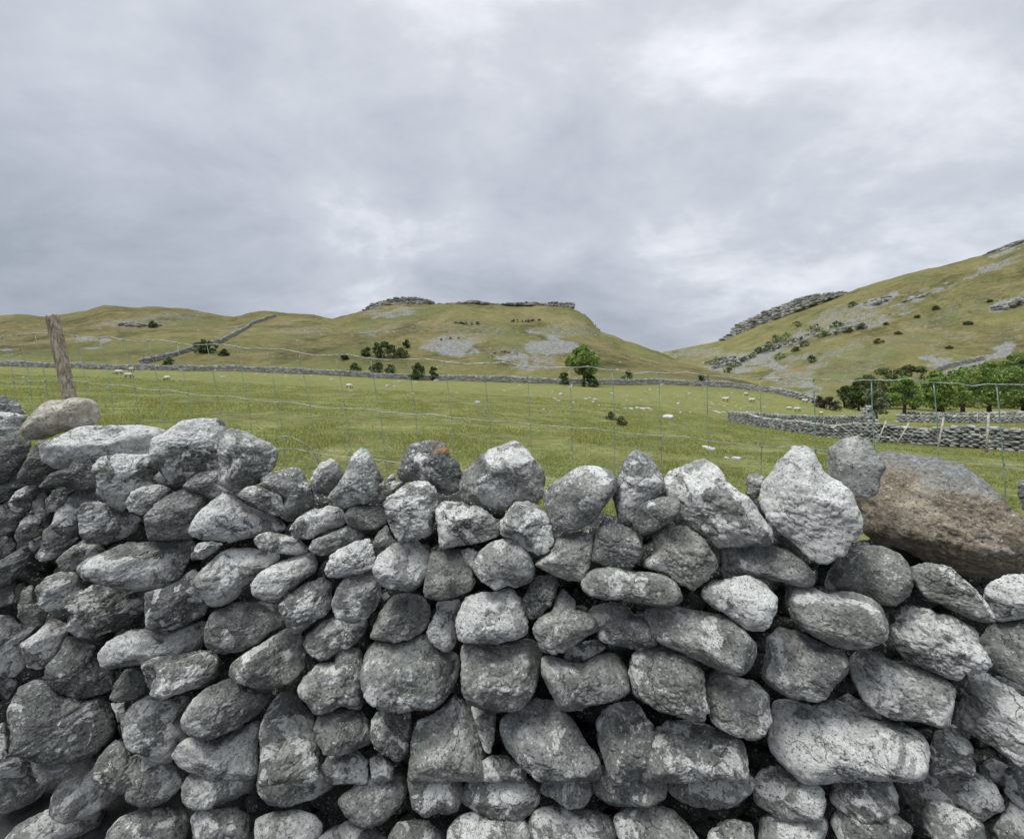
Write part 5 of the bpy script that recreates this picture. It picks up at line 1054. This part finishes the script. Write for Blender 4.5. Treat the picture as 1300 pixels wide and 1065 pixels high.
# hearting: small stones packed behind the face, and the back face
for side_, lim in ((-1, (-620, -70)), (1, (1372, 1900))):              # the wall goes on past both edges of the view
    Rr = np.random.RandomState(80+side_)
    x = lim[0]
    while x < lim[1]:
        u_ = (x-650)/FPX; Dx = wall_depth(x, 800); wd = Rr.uniform(.20, .32)*FPX/Dx*math.sqrt(1+u_*u_)
        zt = 1.34 if side_ > 0 else 1.62
        while zt > -.55:
            hz = Rr.uniform(.13, .20); yy = CY+FPX*(CAMZ-zt)/Dx; hh_ = hz*FPX/Dx*.55
            add_small(stone('s', blob(x+wd/2+Rr.uniform(-.25, .25)*wd, yy, wd*.56, hh_, (x-650)/650*.12), Rr.uniform(-.03, .05), int(Rr.randint(1e6)), M_STONE, None, raw=True, sub=3, rough=.6)); zt -= hz*.95
        x += wd*.95
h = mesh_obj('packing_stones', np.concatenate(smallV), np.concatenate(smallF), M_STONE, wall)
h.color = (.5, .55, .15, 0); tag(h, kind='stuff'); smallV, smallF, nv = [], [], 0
R = np.random.RandomState(77)
def top_line(x):      # height of the wall body's top in the photograph
    return np.interp(x, [-60, 120, 200, 250, 330, 420, 500, 560, 620, 670, 700, 760, 800, 900, 960, 1050, 1100, 1360], [575, 578, 590, 605, 618, 622, 622, 628, 640, 655, 678, 676, 655, 668, 640, 684, 696, 712])
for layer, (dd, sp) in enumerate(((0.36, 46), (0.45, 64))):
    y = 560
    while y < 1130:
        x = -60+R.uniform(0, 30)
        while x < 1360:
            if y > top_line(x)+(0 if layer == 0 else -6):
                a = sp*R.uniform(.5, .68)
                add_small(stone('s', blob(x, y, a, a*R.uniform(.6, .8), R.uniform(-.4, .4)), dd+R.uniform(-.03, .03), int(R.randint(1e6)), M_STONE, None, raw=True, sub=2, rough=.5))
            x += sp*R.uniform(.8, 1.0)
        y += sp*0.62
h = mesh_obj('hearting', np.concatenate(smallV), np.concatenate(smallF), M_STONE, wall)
h.color = (.10, .08, .15, 0); tag(h, kind='stuff')  # hearting tone darkened so the gaps between stones look deep in shade
# unseen dark slab and rear face, added behind the hearting to block back light
cv = []; xs = np.linspace(-600, 1880, 90)
for x in xs:
    yt = float(top_line(x))+26
    for (y, dd) in ((1300, .48), (yt, .48), (yt, .62), (1300, .80)):
        D = wall_depth(x, y)+dd; cv.append(ray(x, y)*D+(0, 0, CAMZ)-np.array(wall.location))
cf = []
for i in range(len(xs)-1):
    for k in range(4): a, b = i*4+k, i*4+(k+1) % 4; cf.append((a, b, b+4, a+4))
core = mesh_obj('light_block_core', np.array(cv), np.array(cf), M_STONE, wall, smooth=False); core.color = (.25, .2, .2, 0)
